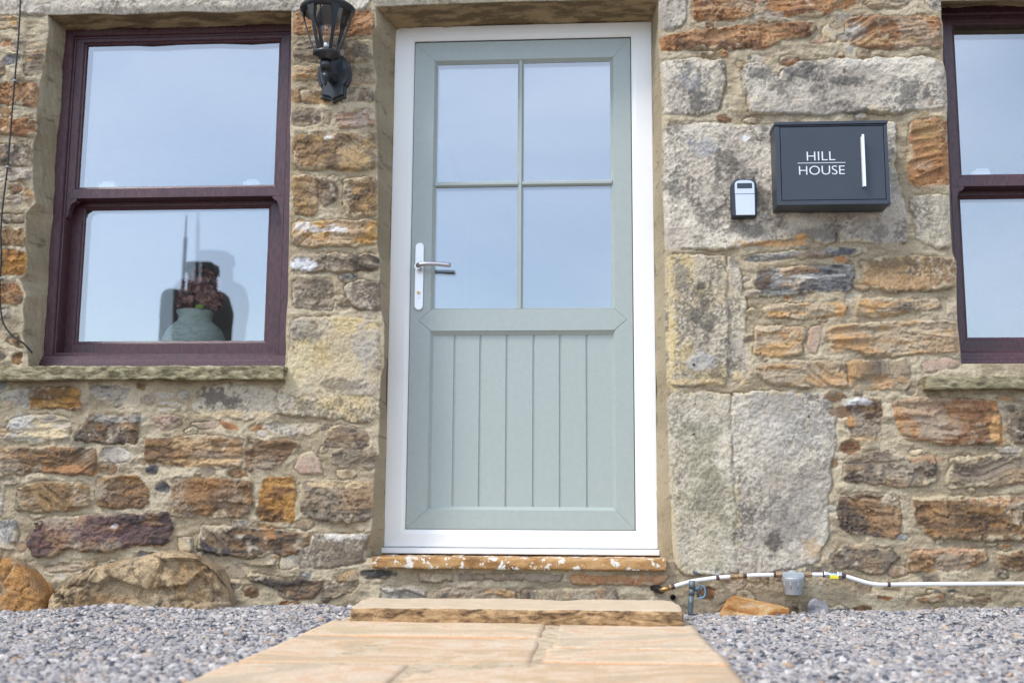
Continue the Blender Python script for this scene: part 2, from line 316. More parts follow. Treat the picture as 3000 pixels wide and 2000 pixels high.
# kind: G pitted gritstone, L bedded, F split face, S smooth, B boulder; palette; relief in mm; outline in the named close-up of the photo
STONES = """
C L grey 3|0,195 60,185 175,172 172,285 70,265 0,295
C L rust 4|172,172 260,165 400,170 460,190 450,230 465,270 400,295 280,280 172,285
C L grey 1|520,165 700,160 740,185 700,235 600,240 525,200
C L grey 0|885,190 980,195 985,220 900,215
C G grey 5|1025,192 1075,190 1080,225 1025,230
C L pale 1|900,255 1000,245 1040,270 1020,300 905,285
C S brwn 1|790,140 835,145 830,170 790,165
C G grit 5|1190,170 1330,150 1470,165 1590,185 1585,300 1530,330 1420,350 1290,325 1190,330 1110,290 1105,255 1160,240
C G gold 10|1680,-230 1900,-235 2130,-225 2175,-150 2180,100 2190,300 2110,370 1950,345 1750,330 1590,310 1600,190 1650,120 1660,0
C L pale 6|60,350 200,325 330,330 395,345 395,460 300,465 200,480 30,465 35,400
C F dark 10|510,325 640,345 700,325 805,320 790,400 785,480 650,485 500,480 430,465 460,400 500,370
C L pink 3|880,330 960,325 1035,335 1030,375 950,405 900,390
C S pink 0|1100,370 1240,365 1240,395 1130,400
C S orng 4|1265,365 1330,370 1370,400 1300,405
C S orng 3|1440,395 1500,380 1500,405 1450,410
C G grey 4|1505,385 1600,375 1840,380 1820,410 1760,435 1600,430 1540,410
C F drab 12|1890,390 2000,385 2100,420 2120,500 2040,515 1950,505 1855,495 1870,440
C F drab 8|1910,540 2000,520 2150,530 2170,600 2120,640 2060,600 1960,625 1915,600
C L brwn 12|0,520 200,505 260,510 400,515 550,520 555,600 540,665 400,665 200,650 100,660 0,650
C G grey 4|590,515 700,510 750,545 745,580 640,605 595,570
C L brwn 9|840,460 1000,455 1080,440 1240,450 1390,465 1390,590 1370,620 1250,610 1050,620 930,590 840,590 835,520
C L brwn 8|1425,465 1520,480 1640,460 1715,480 1690,530 1620,590 1560,640 1410,635 1410,540
C S pink 6|1720,555 1790,530 1840,600 1850,655 1730,660 1695,620
C G grey 4|-20,700 20,710 10,900 -20,905
C F ochr 12|105,740 200,715 350,715 500,720 510,760 505,855 400,870 200,880 95,870 105,800
C F brwn 14|565,690 650,675 790,680 850,740 860,820 820,855 700,855 570,850 555,800
C F brwn 12|1000,690 1100,685 1300,690 1440,700 1450,760 1445,870 1380,910 1200,910 990,905 985,800
C F rust 5|1520,685 1685,685 1690,800 1690,935 1500,935 1485,860 1490,780
C F drab 10|1730,700 1900,705 2050,715 2150,715 2150,900 2080,940 1900,935 1770,925 1730,870 1725,780
C G slat 6|-20,935 90,930 95,1040 70,1095 -20,1090
C F purp 20|210,935 350,910 600,900 800,895 960,885 1000,930 995,1030 930,1070 800,1065 600,1100 480,1110 400,1080 300,1135 200,1140 160,1050 200,980
C S pale 6|1030,1025 1090,1020 1105,1080 1095,1110 1030,1110
C L dark 10|1165,955 1300,960 1440,975 1590,990 1780,1010 1760,1080 1700,1130 1550,1130 1350,1140 1150,1095 1140,1020
C G drab 9|1800,1010 2000,1005 2140,1010 2120,1080 2090,1160 1900,1195 1700,1200 1720,1110 1790,1060
C L laye 5|1400,1160 1560,1130 1600,1140 1560,1190 1430,1180
C S pale 4|1610,1150 1690,1135 1695,1200 1610,1205
C L laye 4|260,1200 400,1170 560,1160 540,1190 400,1215 290,1230
C L dark 12|1430,1240 1600,1260 1860,1275 1850,1300 1800,1380 1620,1370 1610,1320 1420,1265
C F ochr 8|1930,1240 2060,1225 2055,1270 1990,1285 1920,1275
C L drab 4|1850,1330 1960,1290 2060,1290 2000,1340 1850,1400
H L orng 8|75,50 230,45 385,45 390,130 270,135 80,130
H L drab 8|80,165 150,160 380,155 380,225 260,240 80,230
H L laye 7|75,250 150,255 200,300 75,305
H L laye 7|240,265 385,255 385,320 240,330
H F ochr 6|68,345 102,350 102,390 68,390
H F ochr 6|108,345 240,350 240,395 108,390
H F drab 6|255,340 380,340 385,385 260,387
H L drab 4|75,420 170,430 180,470 75,485
H S orng 4|200,430 218,430 215,472 200,470
H L pink 6|240,440 385,420 390,475 250,495
H F ochr 12|78,520 200,515 390,515 397,640 300,650 80,640
H F ochr 12|75,680 130,672 172,685 172,740 165,820 80,820
H F brwn 10|180,690 245,710 235,760 200,790 178,760
H F ochr 12|275,685 395,680 400,820 290,825 270,780
H L rust 12|80,850 260,845 400,845 400,935 150,945 80,935
H F drab 12|72,985 180,970 300,975 400,970 405,1030 300,1035 150,1040 72,1035
H F drab 6|78,1075 225,1070 228,1190 160,1180 80,1175
H G drab 10|275,1090 340,1075 405,1085 412,1190 320,1180 285,1150
A G grey 10|-60,-120 2420,-140 2420,30 2380,72 1900,74 1500,85 1200,78 1000,88 800,100 600,92 410,100 280,95 100,90 -60,80
A L laye 6|-30,120 110,110 120,180 -30,190
A L laye 8|70,280 150,265 305,285 290,340 160,350 60,330
A L laye 6|-30,400 30,400 35,480 -30,510
A F laye 9|150,360 290,350 280,470 160,500
A F orng 9|-30,545 230,545 255,600 240,700 100,690 -30,680
A L orng 10|-30,785 200,780 240,800 245,870 190,895 -30,860
A F drab 10|-30,950 180,940 215,990 210,1080 100,1090 -30,1080
A L grey 8|-30,1115 190,1110 212,1160 120,1180 -30,1180
A F laye 8|120,1190 160,1200 225,1300 200,1360 150,1340
A L drab 5|20,1410 150,1410 160,1450 20,1450
B L drab 5|10,60 130,60 140,95 10,95
B F ochr 8|-30,135 130,130 138,235 -30,235
B F rust 9|-30,270 60,265 150,280 150,380 120,400 -30,405
B F orng 8|-30,450 110,455 130,520 110,575 -30,560
B F grey 4|-30,610 60,605 60,640 -30,650
B F ochr 5|40,770 100,750 130,810 60,800
B F rust 5|75,860 120,850 120,905 70,905
p G moss 12|1100,-140 1960,-150 1935,-6 1700,2 1500,5 1300,13 1225,15 1161,19 1100,22
p G moss 10|2745,-150 3900,-160 3900,0 3400,2 2750,3
D G grey 7|170,-100 325,-100 330,110 300,150 200,180 165,160
D F orng 9|365,-90 730,-90 735,100 650,120 375,125
D L orng 7|810,-60 1380,-60 1380,40 1230,60 1150,90 1000,90 860,100 800,90
D L laye 6|1400,10 1680,-20 1640,50 1450,50
D G grey 6|1770,-60 1850,-60 1850,60 1780,30
D F orng 10|175,220 500,170 1090,125 1100,160 1060,215 900,235 800,290 600,290 400,290 180,310
D S pale 5|1145,170 1175,145 1220,200 1225,245 1200,245 1150,215
D L orng 12|1285,110 1360,105 1840,100 1870,150 1870,280 1700,270 1600,290 1400,290 1310,260 1290,200
D G grey 9|180,370 380,350 555,360 555,500 525,665 400,690 200,690 190,560 185,510
D G grey 14|680,390 720,380 800,385 850,430 888,480 910,420 1000,375 1180,355 1350,365 1500,350 1800,350 1885,380 1895,640 1700,660 1600,675 1400,665 1150,690 950,680 710,670 690,600 670,500 665,430
D G grey 8|195,755 500,740 700,750 1000,745 1228,742 1228,1442 1170,1460 1050,1410 950,1430 640,1470 500,1490 200,1480 190,1100
D G grey 9|1236,742 1500,740 1575,745 1590,900 1580,1000 1640,1280 1645,1400 1650,1450 1450,1450 1236,1440
D F orng 12|1670,740 1830,710 1890,720 1900,900 1905,1100 1800,1100 1700,1120 1650,1060 1670,900
D G grit 9|1670,1180 1880,1170 1910,1190 1915,1480 1850,1490 1720,1450 1700,1350 1660,1240
E G gold 9|215,310 300,300 400,310 575,305 575,1070 400,1075 220,1080 205,800 205,500
E G grit 3|583,305 640,350 665,450 690,620 680,800 690,1000 640,1060 583,1072
E L slat 3|680,310 780,290 1100,270 1400,250 1420,280 1300,300 1000,310 850,325 700,335
E L slat 8|755,400 850,375 1000,370 1330,365 1325,450 1320,510 1100,520 900,540 770,545 745,480
E G ochr 14|1370,340 1500,310 1800,310 1940,330 1955,380 1950,490 1700,520 1500,510 1400,480 1400,400
E L laye 6|790,620 900,590 1150,590 1260,580 1300,610 1270,665 1100,670 1020,680 800,670
E L laye 6|1350,580 1500,560 1700,570 1850,570 1840,620 1700,630 1500,670 1340,660
E L grey 5|1895,560 1945,560 1952,680 1895,680
E F laye 6|750,735 850,730 1040,740 1030,800 1015,900 800,910 740,890
E S pink 4|1070,740 1135,725 1130,800 1110,880 1065,880 1060,830
E L laye 12|1190,740 1400,710 1700,700 1960,700 1975,800 1965,880 1700,890 1400,900 1350,870 1200,850 1185,800
E L laye 9|750,960 950,940 1280,940 1282,1000 1300,1100 1180,1090 1000,1085 850,1080 750,1010
E L laye 8|1290,940 1660,920 1665,1100 1480,1110 1330,1090 1300,1020
E S pink 6|1745,950 1900,920 1970,945 1960,975 1760,1000
F G moss 10|220,110 500,100 604,115 608,520 630,620 645,1185 500,1190 300,1180 255,1100 235,700 218,400
F G grey 8|596,108 800,95 980,110 1160,105 1195,180 1220,260 1225,400 1190,520 1200,650 1170,750 1175,950 1140,1030 1100,1120 950,1150 800,1180 634,1190 622,620
F F dark 10|1290,165 1390,130 1500,150 1495,300 1460,370 1330,365 1300,300
F L orng 11|1570,160 1720,130 1900,140 2180,150 2205,250 2215,400 2000,410 1860,415 1750,380 1640,380 1590,310 1570,230
F F drab 8|2260,230 2352,190 2460,200 2460,420 2300,400 2265,330
F F drab 12|1285,500 1400,460 1500,445 1620,490 1815,480 1830,640 1650,670 1500,655 1270,630 1280,550
F L drab 10|1910,490 2600,480 2600,640 2200,650 2000,670 1900,680 1885,610 1920,560
F F dark 12|1245,720 1400,710 1600,720 1615,900 1600,970 1450,950 1320,940 1250,910 1235,800
F F brwn 13|1690,740 1800,725 2700,730 2700,980 2100,985 1820,970 1720,900 1700,820
F F drab 8|1200,1080 1290,1020 1400,1010 1560,1050 1600,1080 1560,1150 1450,1190 1350,1160 1220,1150
F F brwn 10|1660,1090 1700,1050 2120,1035 2130,1110 2030,1150 1850,1170 1650,1170
F F brwn 9|2190,1060 2650,1045 2650,1165 2215,1160
F L orng 6|1715,1325 1870,1320 1860,1350 1720,1350
F L brwn 6|1940,1320 2150,1325 2150,1365 1950,1350
F L orng 4|1470,1325 1560,1330 1540,1350
F L laye 2|2200,125 2500,130 2500,152 2200,148
G F slat 6|640,245 760,240 740,262 650,268
G L laye 6|870,250 1000,252 1000,275 880,275
G S drab 8|1030,250 1133,252 1133,275 1030,272
G S drab 8|1140,250 1450,252 1440,272 1140,275
G S orng 8|1480,258 1870,258 1860,290 1490,290
G L grey 5|720,305 885,305 890,345 720,360
G L laye 8|950,308 1200,308 1260,325 1260,360 940,360
G L laye 8|1290,315 1500,315 1660,310 1670,360 1290,360
"""
SPOTS = """
C 1270 225 130 65 90 80 72 .8
C 1300 320 200 22 222 190 134 .7
C 1230 1095 100 32 62 62 72 .85
C 1560 1000 70 55 180 118 62 .7
C 1610 770 60 45 112 74 48 .7
C 1100 500 110 40 206 164 108 .7
C 1150 595 220 22 206 160 102 .8
C 420 640 150 30 190 124 70 .7
C 260 420 160 40 224 192 136 .7
C 120 370 80 50 186 184 176 .6
C 660 345 150 22 172 164 150 .7
C 1950 1022 130 20 218 210 194 .8
C 1950 722 200 18 210 176 124 .8
C 660 965 30 18 226 214 206 .8
C 560 1000 300 40 120 84 88 .5
C 470 470 60 60 76 68 64 .6
C 1200 760 200 60 150 96 50 .5
C 1300 850 160 50 96 74 56 .5
C 1700 60 120 120 214 196 150 .5
C 1950 160 130 40 104 92 80 .6
C 1800 -150 80 50 112 104 92 .6
C 2100 -100 60 140 168 160 150 .6
H 130 875 55 20 226 216 206 .9
H 235 882 45 14 226 216 206 .85
H 112 1015 45 22 214 214 216 .85
H 215 527 24 10 228 220 206 .9
H 330 600 80 60 196 152 86 .6
H 150 750 60 40 120 92 64 .5
D 1240 490 130 55 92 88 82 .75
D 1640 560 110 80 96 92 86 .7
D 1000 440 90 45 96 92 88 .7
D 400 600 70 60 98 94 88 .7
D 740 450 60 30 104 100 94 .7
D 350 480 60 60 150 148 148 .6
D 560 980 70 110 100 92 80 .7
D 750 1180 90 130 104 94 80 .65
D 420 880 80 60 152 154 160 .6
D 680 828 22 18 226 226 220 .9
D 700 1370 150 50 96 88 78 .7
D 1120 1400 140 50 110 100 88 .6
D 1500 1380 70 60 112 100 90 .6
D 1480 380 300 25 224 212 190 .7
D 860 90 60 25 150 146 140 .6
D 600 210 300 40 206 146 92 .5
D 1330 200 60 60 176 170 162 .7
D 1500 250 200 25 206 160 100 .6
D 1780 780 80 120 186 140 74 .5
D 1720 1080 80 30 206 140 78 .6
E 850 232 220 14 210 150 88 .9
E 1020 205 38 24 214 152 84 .95
E 430 640 60 170 98 92 80 .65
E 280 430 50 100 116 112 112 .6
E 235 720 30 340 216 188 120 .65
E 380 1060 240 16 214 182 124 .7
E 650 1010 40 50 214 184 124 .7
E 400 930 80 60 184 178 172 .7
E 810 440 60 60 112 86 64 .75
E 1250 480 70 34 66 66 74 .7
E 1060 495 80 26 62 62 70 .7
E 1100 430 240 10 206 202 194 .7
E 1650 470 280 40 196 146 90 .6
E 1600 350 250 30 108 90 68 .65
E 890 655 45 14 214 152 84 .85
E 1245 635 40 34 214 152 84 .8
E 1410 628 55 20 214 152 84 .8
E 1240 800 55 60 206 146 84 .7
E 850 860 110 40 206 156 92 .7
E 1200 1040 110 40 206 152 90 .7
E 1530 1060 90 36 200 144 86 .6
E 1700 800 200 60 186 160 124 .4
F 400 500 110 220 148 142 112 .5
F 400 180 160 60 200 184 152 .5
F 1000 850 160 140 142 134 124 .5
F 850 1010 44 60 84 78 70 .75
F 1090 1050 70 60 198 160 112 .7
F 900 300 240 160 186 180 170 .4
F 2100 300 90 110 112 84 58 .6
F 2180 340 40 80 212 152 84 .8
F 1800 300 150 60 160 142 122 .5
F 1340 155 70 22 212 210 206 .8
F 1310 290 24 30 206 140 70 .8
F 1400 380 100 14 214 168 112 .7
F 1750 500 90 20 206 152 104 .6
F 1560 940 60 30 196 144 92 .5
F 2150 750 140 20 206 150 96 .6
F 1900 1050 220 14 210 156 110 .7
G 700 250 60 14 58 56 58 .85
"""
def chaikin(p, it=1):
    for _ in range(it):
        q = np.roll(p, -1, 0); p = np.stack([p * .90 + q * .10, p * .10 + q * .90], 1).reshape(-1, 2)
    return p
def soft(c, k=.64):
    c = np.array(c, float); g = c @ np.array([.3, .59, .11]); return g + (c - g) * k
PAL = {k_: [soft(c_, .74 if k_ in ('rust',) else .68 if k_ in ('orng', 'ochr') else .72) for c_ in v_] for k_, v_ in PAL.items()}
stones = []
for ln in STONES.strip().splitlines():
    h, pts = ln.split('|'); vk, kind, pal, rel = h.split(); ox, oy, sc = VIEWS[vk]
    pp = []
    for t in pts.split():
        a, b = map(float, t.split(',')); q = P(ox + a / sc, oy + b / sc, -.004); pp.append((q[0], q[2]))
    stones.append((kind, pal, float(rel) / 1000, chaikin(np.array(pp))))

def seg_sd(px, pz, poly):
    """signed distance (positive inside) of points to a polygon"""
    d = np.full(px.shape, 9e9); ins = np.zeros(px.shape, bool); n = len(poly)
    for i in range(n):
        a = poly[i]; b = poly[(i + 1) % n]; ex, ez = b - a; wx = px - a[0]; wz = pz - a[1]
        t = np.clip((wx * ex + wz * ez) / (ex * ex + ez * ez + 1e-12), 0, 1)
        d = np.minimum(d, (wx - ex * t) ** 2 + (wz - ez * t) ** 2)
        c = ((a[1] <= pz) & (b[1] > pz)) | ((b[1] <= pz) & (a[1] > pz))
        if ez != 0: ins ^= c & (px < a[0] + (pz - a[1]) / ez * ex)
    return np.sqrt(d) * np.where(ins, 1, -1)
# small flush fragments packed into the wide joints
rg = np.random.default_rng(12); cx_ = rg.uniform(-2.3, 1.6, 2600); cz_ = rg.uniform(.0, 2.25, 2600); md = np.full(2600, -9.)
for st_ in stones: md = np.maximum(md, seg_sd(cx_, cz_, st_[3]))
for (a_, b_, c_, d_) in ((-2.1, -1.05, .72, 2.3), (-.83, .31, -.1, 2.3), (1.17, 2.2, .72, 2.3)): md = np.where((cx_ > a_ - .03) & (cx_ < b_ + .03) & (cz_ > c_) & (cz_ < d_), 0, md)
kept = []
for i in range(2600):
    h_ = -md[i] - .006
    if h_ < .006 or h_ > .2: continue
    h_ = min(h_, .022); w_ = h_ * rg.uniform(1.1, 2.6)
    if any(abs(cx_[i] - k_[0]) < w_ + k_[2] and abs(cz_[i] - k_[1]) < h_ + k_[3] for k_ in kept): continue
    kept.append((cx_[i], cz_[i], w_, h_)); an_ = np.arange(7) / 7 * 6.283 + rg.uniform(0, 1)
    rr = rg.uniform(.7, 1.1, 7); stones.append((rg.choice(list('LFS')), str(rg.choice(['laye', 'grey', 'drab', 'pale', 'orng', 'drab', 'brwn', 'slat'])), float(rg.uniform(-.001, .004)), np.stack([cx_[i] + np.cos(an_) * w_ * rr, cz_[i] + np.sin(an_) * h_ * rr], -1)))

# openings (rect at the frame) ; offsets of the outer arris from that rect, traced from the photo
class Op: pass
def op(x0, x1, z0, z1, yf, L, Rr, T):
    o = Op(); o.r = (x0, x1, z0, z1); o.yf = yf
    def side(pts, i): # pixel polyline -> sorted (coordinate along, coordinate across) at y=0
        a = np.array([P(u, v, 0) for u, v in pts]); a = a[:, [2, 0]] if i == 0 else a[:, [0, 2]]; return a[np.argsort(a[:, 0])]
    o.L, o.R, o.T = side(L, 0) if L else None, side(Rr, 0) if Rr else None, side(T, 1) if T else None
    return o
def pl(view, s):
    ox, oy, sc = VIEWS[view]; return [(ox + float(t.split(',')[0]) / sc, oy + float(t.split(',')[1]) / sc) for t in s.split()]
WY, DY = .115, .165
lw = op(-2.043, -1.118, .835, 2.172, WY,
        pl('A', '310,100 322,200 300,350 280,480 255,560 250,640 240,700 240,800 245,870 215,950 215,1080 215,1200 235,1330 170,1400 170,1500') + pl('B', '150,150 140,230 155,300 150,390 112,430 150,520 130,600 140,680 130,760 160,850 165,925'),
        [(853, 40), (852, 300), (848, 600), (843, 900), (836, 1065)],
        pl('A', '280,95 410,100 600,90 800,100 1000,86 1200,76 1500,85 1700,72 1900,72'))
dr = op(-.752, .232, .165, 2.171, DY,
        pl('H', '392,40 395,100 380,135 382,230 397,300 386,380 397,480 402,560 399,640 402,700 402,820 399,935 412,1000 408,1060 414,1190 427,1240 427,1400') + pl('C', '2190,100 2185,200 2180,380 2172,470 2178,540 2152,640 2147,720 2142,900 2130,1000 2110,1080 2095,1180 2075,1240'),
        pl('D', '163,0 168,110 165,200 172,400 185,600 183,900 188,1200') + pl('E', '198,100 203,300 206,700 212,1080') + pl('F', '208,100 226,400 236,700 246,1000 262,1180'),
        [(1102, 21), (1161, 19), (1225, 15), (1300, 13), (1500, 6), (1700, 2), (1905, 0)])
RWX0 = X(2800, 600, WY) - .035
rw = op(1.262, 2.187, .835, 2.172, WY,
        [(2700 + a / 2.613, b / 2.613) for a, b in ((150, 10), (152, 120), (165, 180), (168, 300), (165, 470), (190, 560), (200, 790), (195, 920), (207, 1200), (215, 1420))] + pl('E', '1912,100 1925,290 1950,340 1950,500 1955,700 1970,850 1982,1000'),
        None, [(2750, 5), (2900, 2), (3200, -2)])
OPS = [lw, dr, rw]

def shift(o, x, z):
    """sideways shift of the wall surface near an opening so that the arris follows the traced line"""
    x0, x1, z0, z1 = o.r; FO = .14
    sx = np.zeros_like(x); sz = np.zeros_like(x)
    fz = ss(FO, 0, np.maximum(z - z1, 0)) * ss(.1, 0, np.maximum(z0 - z, 0))
    if o.L is not None: sx = sx + (np.interp(z, o.L[:, 0], o.L[:, 1]) - x0) * np.clip(1 - np.abs(x - x0) / FO, 0, 1) * fz
    if o.R is not None: sx = sx + (np.interp(z, o.R[:, 0], o.R[:, 1]) - x1) * np.clip(1 - np.abs(x - x1) / FO, 0, 1) * fz
    if o.T is not None:
        fx = ss(FO, 0, np.maximum(np.maximum(x0 - x, x - x1), 0))
        sz = sz + (np.interp(x, o.T[:, 0], o.T[:, 1]) - z1) * np.clip(1 - np.abs(z - z1) / FO, 0, 1) * fx
    return sx, sz

def random_courses(x0, x1, z0, z1, rs, skip):
    z = z0
    while z < z1:
        h = rs.uniform(.1, .2); x = x0 + rs.uniform(-.3, 0)
        while x < x1:
            wd = rs.uniform(.18, .55); a, b, c, d = x + .014, x + wd - .014, z + .014, z + h - .014
            if not any(a < s[1] and b > s[0] and c < s[3] and d > s[2] for s in skip):
                pts = []
                for (px, pz) in ((a, c), ((a + b) / 2, c), (b, c), (b, (c + d) / 2), (b, d), ((a + b) / 2, d), (a, d), (a, (c + d) / 2)):
                    pts.append((px + rs.uniform(-.012, .012), pz + rs.uniform(-.01, .01)))
                stones.append((rs.choice(list('GLFFL')), rs.choice(['grey', 'laye', 'ochr', 'brwn', 'drab', 'orng', 'grit', 'dark']), rs.uniform(.004, .012), chaikin(np.array(pts))))
            x += wd
        z += h
random_courses(-5, 5, -.1, 4.3, random.Random(3), [(-2.33, 1.66, -.1, 2.30), (1.1, 2.25, .76, 2.36), (-2.4, .3, 2.2, 2.4)])

def seg_sd(px, pz, poly):
    """signed distance (positive inside) of points to a polygon"""
    d = np.full(px.shape, 9e9); ins = np.zeros(px.shape, bool); n = len(poly)
    for i in range(n):
        a = poly[i]; b = poly[(i + 1) % n]; ex, ez = b - a; wx = px - a[0]; wz = pz - a[1]
        t = np.clip((wx * ex + wz * ez) / (ex * ex + ez * ez + 1e-12), 0, 1)
        d = np.minimum(d, (wx - ex * t) ** 2 + (wz - ez * t) ** 2)
        c = ((a[1] <= pz) & (b[1] > pz)) | ((b[1] <= pz) & (a[1] > pz))
        if ez != 0: ins ^= c & (px < a[0] + (pz - a[1]) / ez * ex)
    return np.sqrt(d) * np.where(ins, 1, -1)

def build_wall(name, x0, x1, z0, z1, step, parent, hole=None, mat_=None):
    nx = int(round((x1 - x0) / step)) + 1; nz = int(round((z1 - z0) / step)) + 1
    gx, gz = np.meshgrid(np.linspace(x0, x1, nx), np.linspace(z0, z1, nz)); B = step * 24
    px, pz = gx.copy(), gz.copy(); dep = np.zeros_like(gx); kill = np.zeros(gx.shape, bool); top = np.zeros_like(gx); arr = np.full(gx.shape, 9.)
    rnx = np.zeros_like(gx); rnz = np.zeros_like(gx)
    if hole is None:
        for o in OPS:
            a, b, c, d = o.r
            t = np.minimum(np.minimum(gx - a, b - gx), np.minimum(gz - c, d - gz)); ins = t > 0
            kill |= t > B
            tt = np.clip(t, 0, B)
            u = np.clip((gx - a - tt) / (b - a - 2 * tt), 0, 1); v = np.clip((gz - c - tt) / (d - c - 2 * tt), 0, 1)
            bx = a + u * (b - a); bz = c + v * (d - c)
            fr = tt / B; yd = fr * (o.yf + .05)
            qx = np.where(ins, bx, gx); qz = np.where(ins, bz, gz)
            sx, sz = shift(o, qx, qz); k = np.clip(1 - yd / o.yf, 0, 1)
            px = np.where(ins, bx, px) + sx * np.where(ins, k, 1); pz = np.where(ins, bz, pz) + sz * np.where(ins, k, 1)
            dep = np.where(ins, yd, dep)
            istop = ins & (np.abs(bz - d) < 1e-6); top = np.where(istop, 1, top)
            rnz = np.where(istop, -1, rnz); rnx = np.where(ins & (np.abs(bx - a) < 1e-6), 1, rnx); rnx = np.where(ins & (np.abs(bx - b) < 1e-6), -1, rnx)
            arr = np.minimum(arr, np.where(ins, 0, -t))
    # fields
    F1 = fbm(px * 7, pz * 7, 6, 11); F2 = fbm(px * 34, pz * 34, 4, 23, .6)
    wz = pz + .010 * (fbm(px * 9, pz * 9, 3, 31) - .5) * 4
    F3 = fbml(px * 7, wz * 42, 5, 41); F4 = facets(px * 13 + 3 * (F2 - .5), pz * 17 + 3 * (F1 - .5), 51)
    F5 = fbml(px * 18, pz * 60, 4, 61); F6 = fbm(px * 70, pz * 70, 3, 71, .7)
    W1 = fbm(px * 34, pz * 34, 4, 81, .6) - .5; W2 = fbm(px * 34, pz * 34, 4, 91, .6) - .5
    F7 = fbm(px * 150, pz * 150, 2, 101, .7)
    CR = np.exp(-((fbm(px * 9 + W1 * .5, pz * 15, 3, 111) - .5) / .010) ** 2) * ss(.42, .6, F1)
    qx = px + W1 * .020; qz = pz + W2 * .020
    # mortar
    H = .002 + (F1 - .5) * .022 + (F2 - .5) * .010 + (F5 - .5) * .007 + (F6 - .5) * .005 + (F7 - .5) * .0028 - CR * .002
    c1, c2, c3 = lin((164, 148, 122)), lin((188, 173, 146)), lin((134, 120, 98))
    k = ss(.4, .65, F1)[..., None]; C = c1 * (1 - k) + c2 * k
    k = (ss(.52, .7, F5) * .7)[..., None]; C = C * (1 - k) + c3 * k
    k = (ss(.66, .8, F6) * .5)[..., None]; C = C * (1 - k) + lin((120, 104, 80)) * k
    rs = random.Random(5)
    roll = lambda F, i0, i1, j0, j1, a, b: np.take(np.take(F, np.arange(i0 + a, i1 + a) % nz, 0), np.arange(j0 + b, j1 + b) % nx, 1)
    for kind, pal, rel, poly in stones:
        a, b = rs.randrange(nz), rs.randrange(nx); tl1, tl2, tone = rs.uniform(-1, 1), rs.uniform(-1, 1), rs.uniform(.9, 1.1); thr = rs.uniform(-.06, .06); rs_iron = rs.uniform(.10, .55)
        lo = poly.min(0) - .03; hi = poly.max(0) + .03
        j0 = max(0, int((lo[0] - .1 - x0) / step)); j1 = min(nx, int((hi[0] + .1 - x0) / step) + 2)
        i0 = max(0, int((lo[1] - .1 - z0) / step)); i1 = min(nz, int((hi[1] + .1 - z0) / step) + 2)
        if j1 - j0 < 2 or i1 - i0 < 2: continue
        sl = (slice(i0, i1), slice(j0, j1))
        sd = seg_sd(qx[sl], qz[sl], poly) + .0035 - np.clip(dep[sl], 0, 1) * .35
        if sd.max() < -.004: continue
        R = lambda F: roll(F, i0, i1, j0, j1, a, b)
        f1, f2, f3, f4 = R(F1), F2[sl], R(F3), R(F4)
        cx, cz = poly.mean(0); ext = hi - lo
        tilt = (tl1 * (px[sl] - cx) / ext[0] + tl2 * (pz[sl] - cz) / ext[1]) * .006
        if kind == 'G': face = (f1 - .5) * .020 + (f2 - .5) * .008 + (F6[sl] - .5) * .0045 + (F7[sl] - .5) * .005
        elif kind == 'L': face = (np.floor(f3 * 7 + f2) / 7 - .5) * .024 + (f3 - .5) * .006 + f4 * .004 + (F6[sl] - .5) * .004 + (F7[sl] - .5) * .0025
        elif kind == 'F': face = f4 * .009 + (np.floor(f3 * 5 + f1) / 5 - .5) * .013 + (f1 - .5) * .010 + (F6[sl] - .5) * .0035 + (F7[sl] - .5) * .0028 - CR[sl] * .004
        elif kind == 'B': face = f4 * .020 + (f3 - .5) * .006 + (f1 - .5) * .03 + (f2 - .5) * .010 + (F6[sl] - .5) * .006 + (F7[sl] - .5) * .003 - CR[sl] * .006
        else: face = (f1 - .5) * .006
        if kind == 'B':
            t = np.clip(sd / .11, 0, 1); prof = np.sqrt(np.maximum(0, 1 - (1 - t) ** 2))
        else:
            t = np.clip(sd / .010, 0, 1); prof = .45 + .55 * np.sqrt(np.maximum(0, 1 - (1 - t) ** 2))
        hs = rel * prof + (face + tilt) * np.clip(sd / .012 + .55, 0, 1)
        m = ss(-.0015, .002, sd)
        crack = -.0065 * np.exp(-((sd + .0015) / .0026) ** 2) * ss(.36, .56, f1 + .3 * W1[sl])
        H[sl] = H[sl] * (1 - m) + hs * m + crack
        p0, p1, p2, p3 = [lin(c) * tone * (1 if kind in 'GS' else .88) for c in PAL[pal]]
        k = ss(.38, .62, f1)[..., None]; S = p0 * (1 - k) + p1 * k
        kk = ss(.50, .66, R(F5 if kind in 'LF' else F1) if kind != 'G' else R(np.roll(F1, 77, 1)) )[..., None] * .8; S = S * (1 - kk) + p2 * kk
        if kind == 'G': ds = ss(.52 + thr, .66 + thr, .5 * R(np.roll(F1, 191, 0)) + .3 * F2[sl] + .2 * F7[sl]) * .7
        elif kind == 'L': ds = ss(.56 + thr, .68 + thr, .4 * f1 + .6 * f3) * .8
        else: ds = ss(.53 + thr, .66 + thr, .6 * R(np.roll(F1, 50, 0)) + .4 * F2[sl]) * .8
        S = S * (1 - ds[..., None]) + p3 * ds[..., None]
        if kind == 'G':
            vm_ = (.25 + .75 * ss(.38, .6, R(np.roll(F1, 260, 1))))[..., None]; sp_ = ss(.52, .66, F7[sl] * .6 + F6[sl] * .4)[..., None] * .55 * vm_; S = S * (1 - sp_) + lin((116, 104, 88)) * sp_
            sp_ = ss(.48, .36, F7[sl] * .6 + F6[sl] * .4)[..., None] * .40 * vm_; S = S * (1 - sp_) + lin((220, 210, 190)) * sp_
        else:
            it = ss(.53, .63, R(np.roll(F1, 140, 0)) * .7 + f3 * .3)[..., None] * rs_iron; S = S * (1 - it) + lin((182, 144, 104)) * it
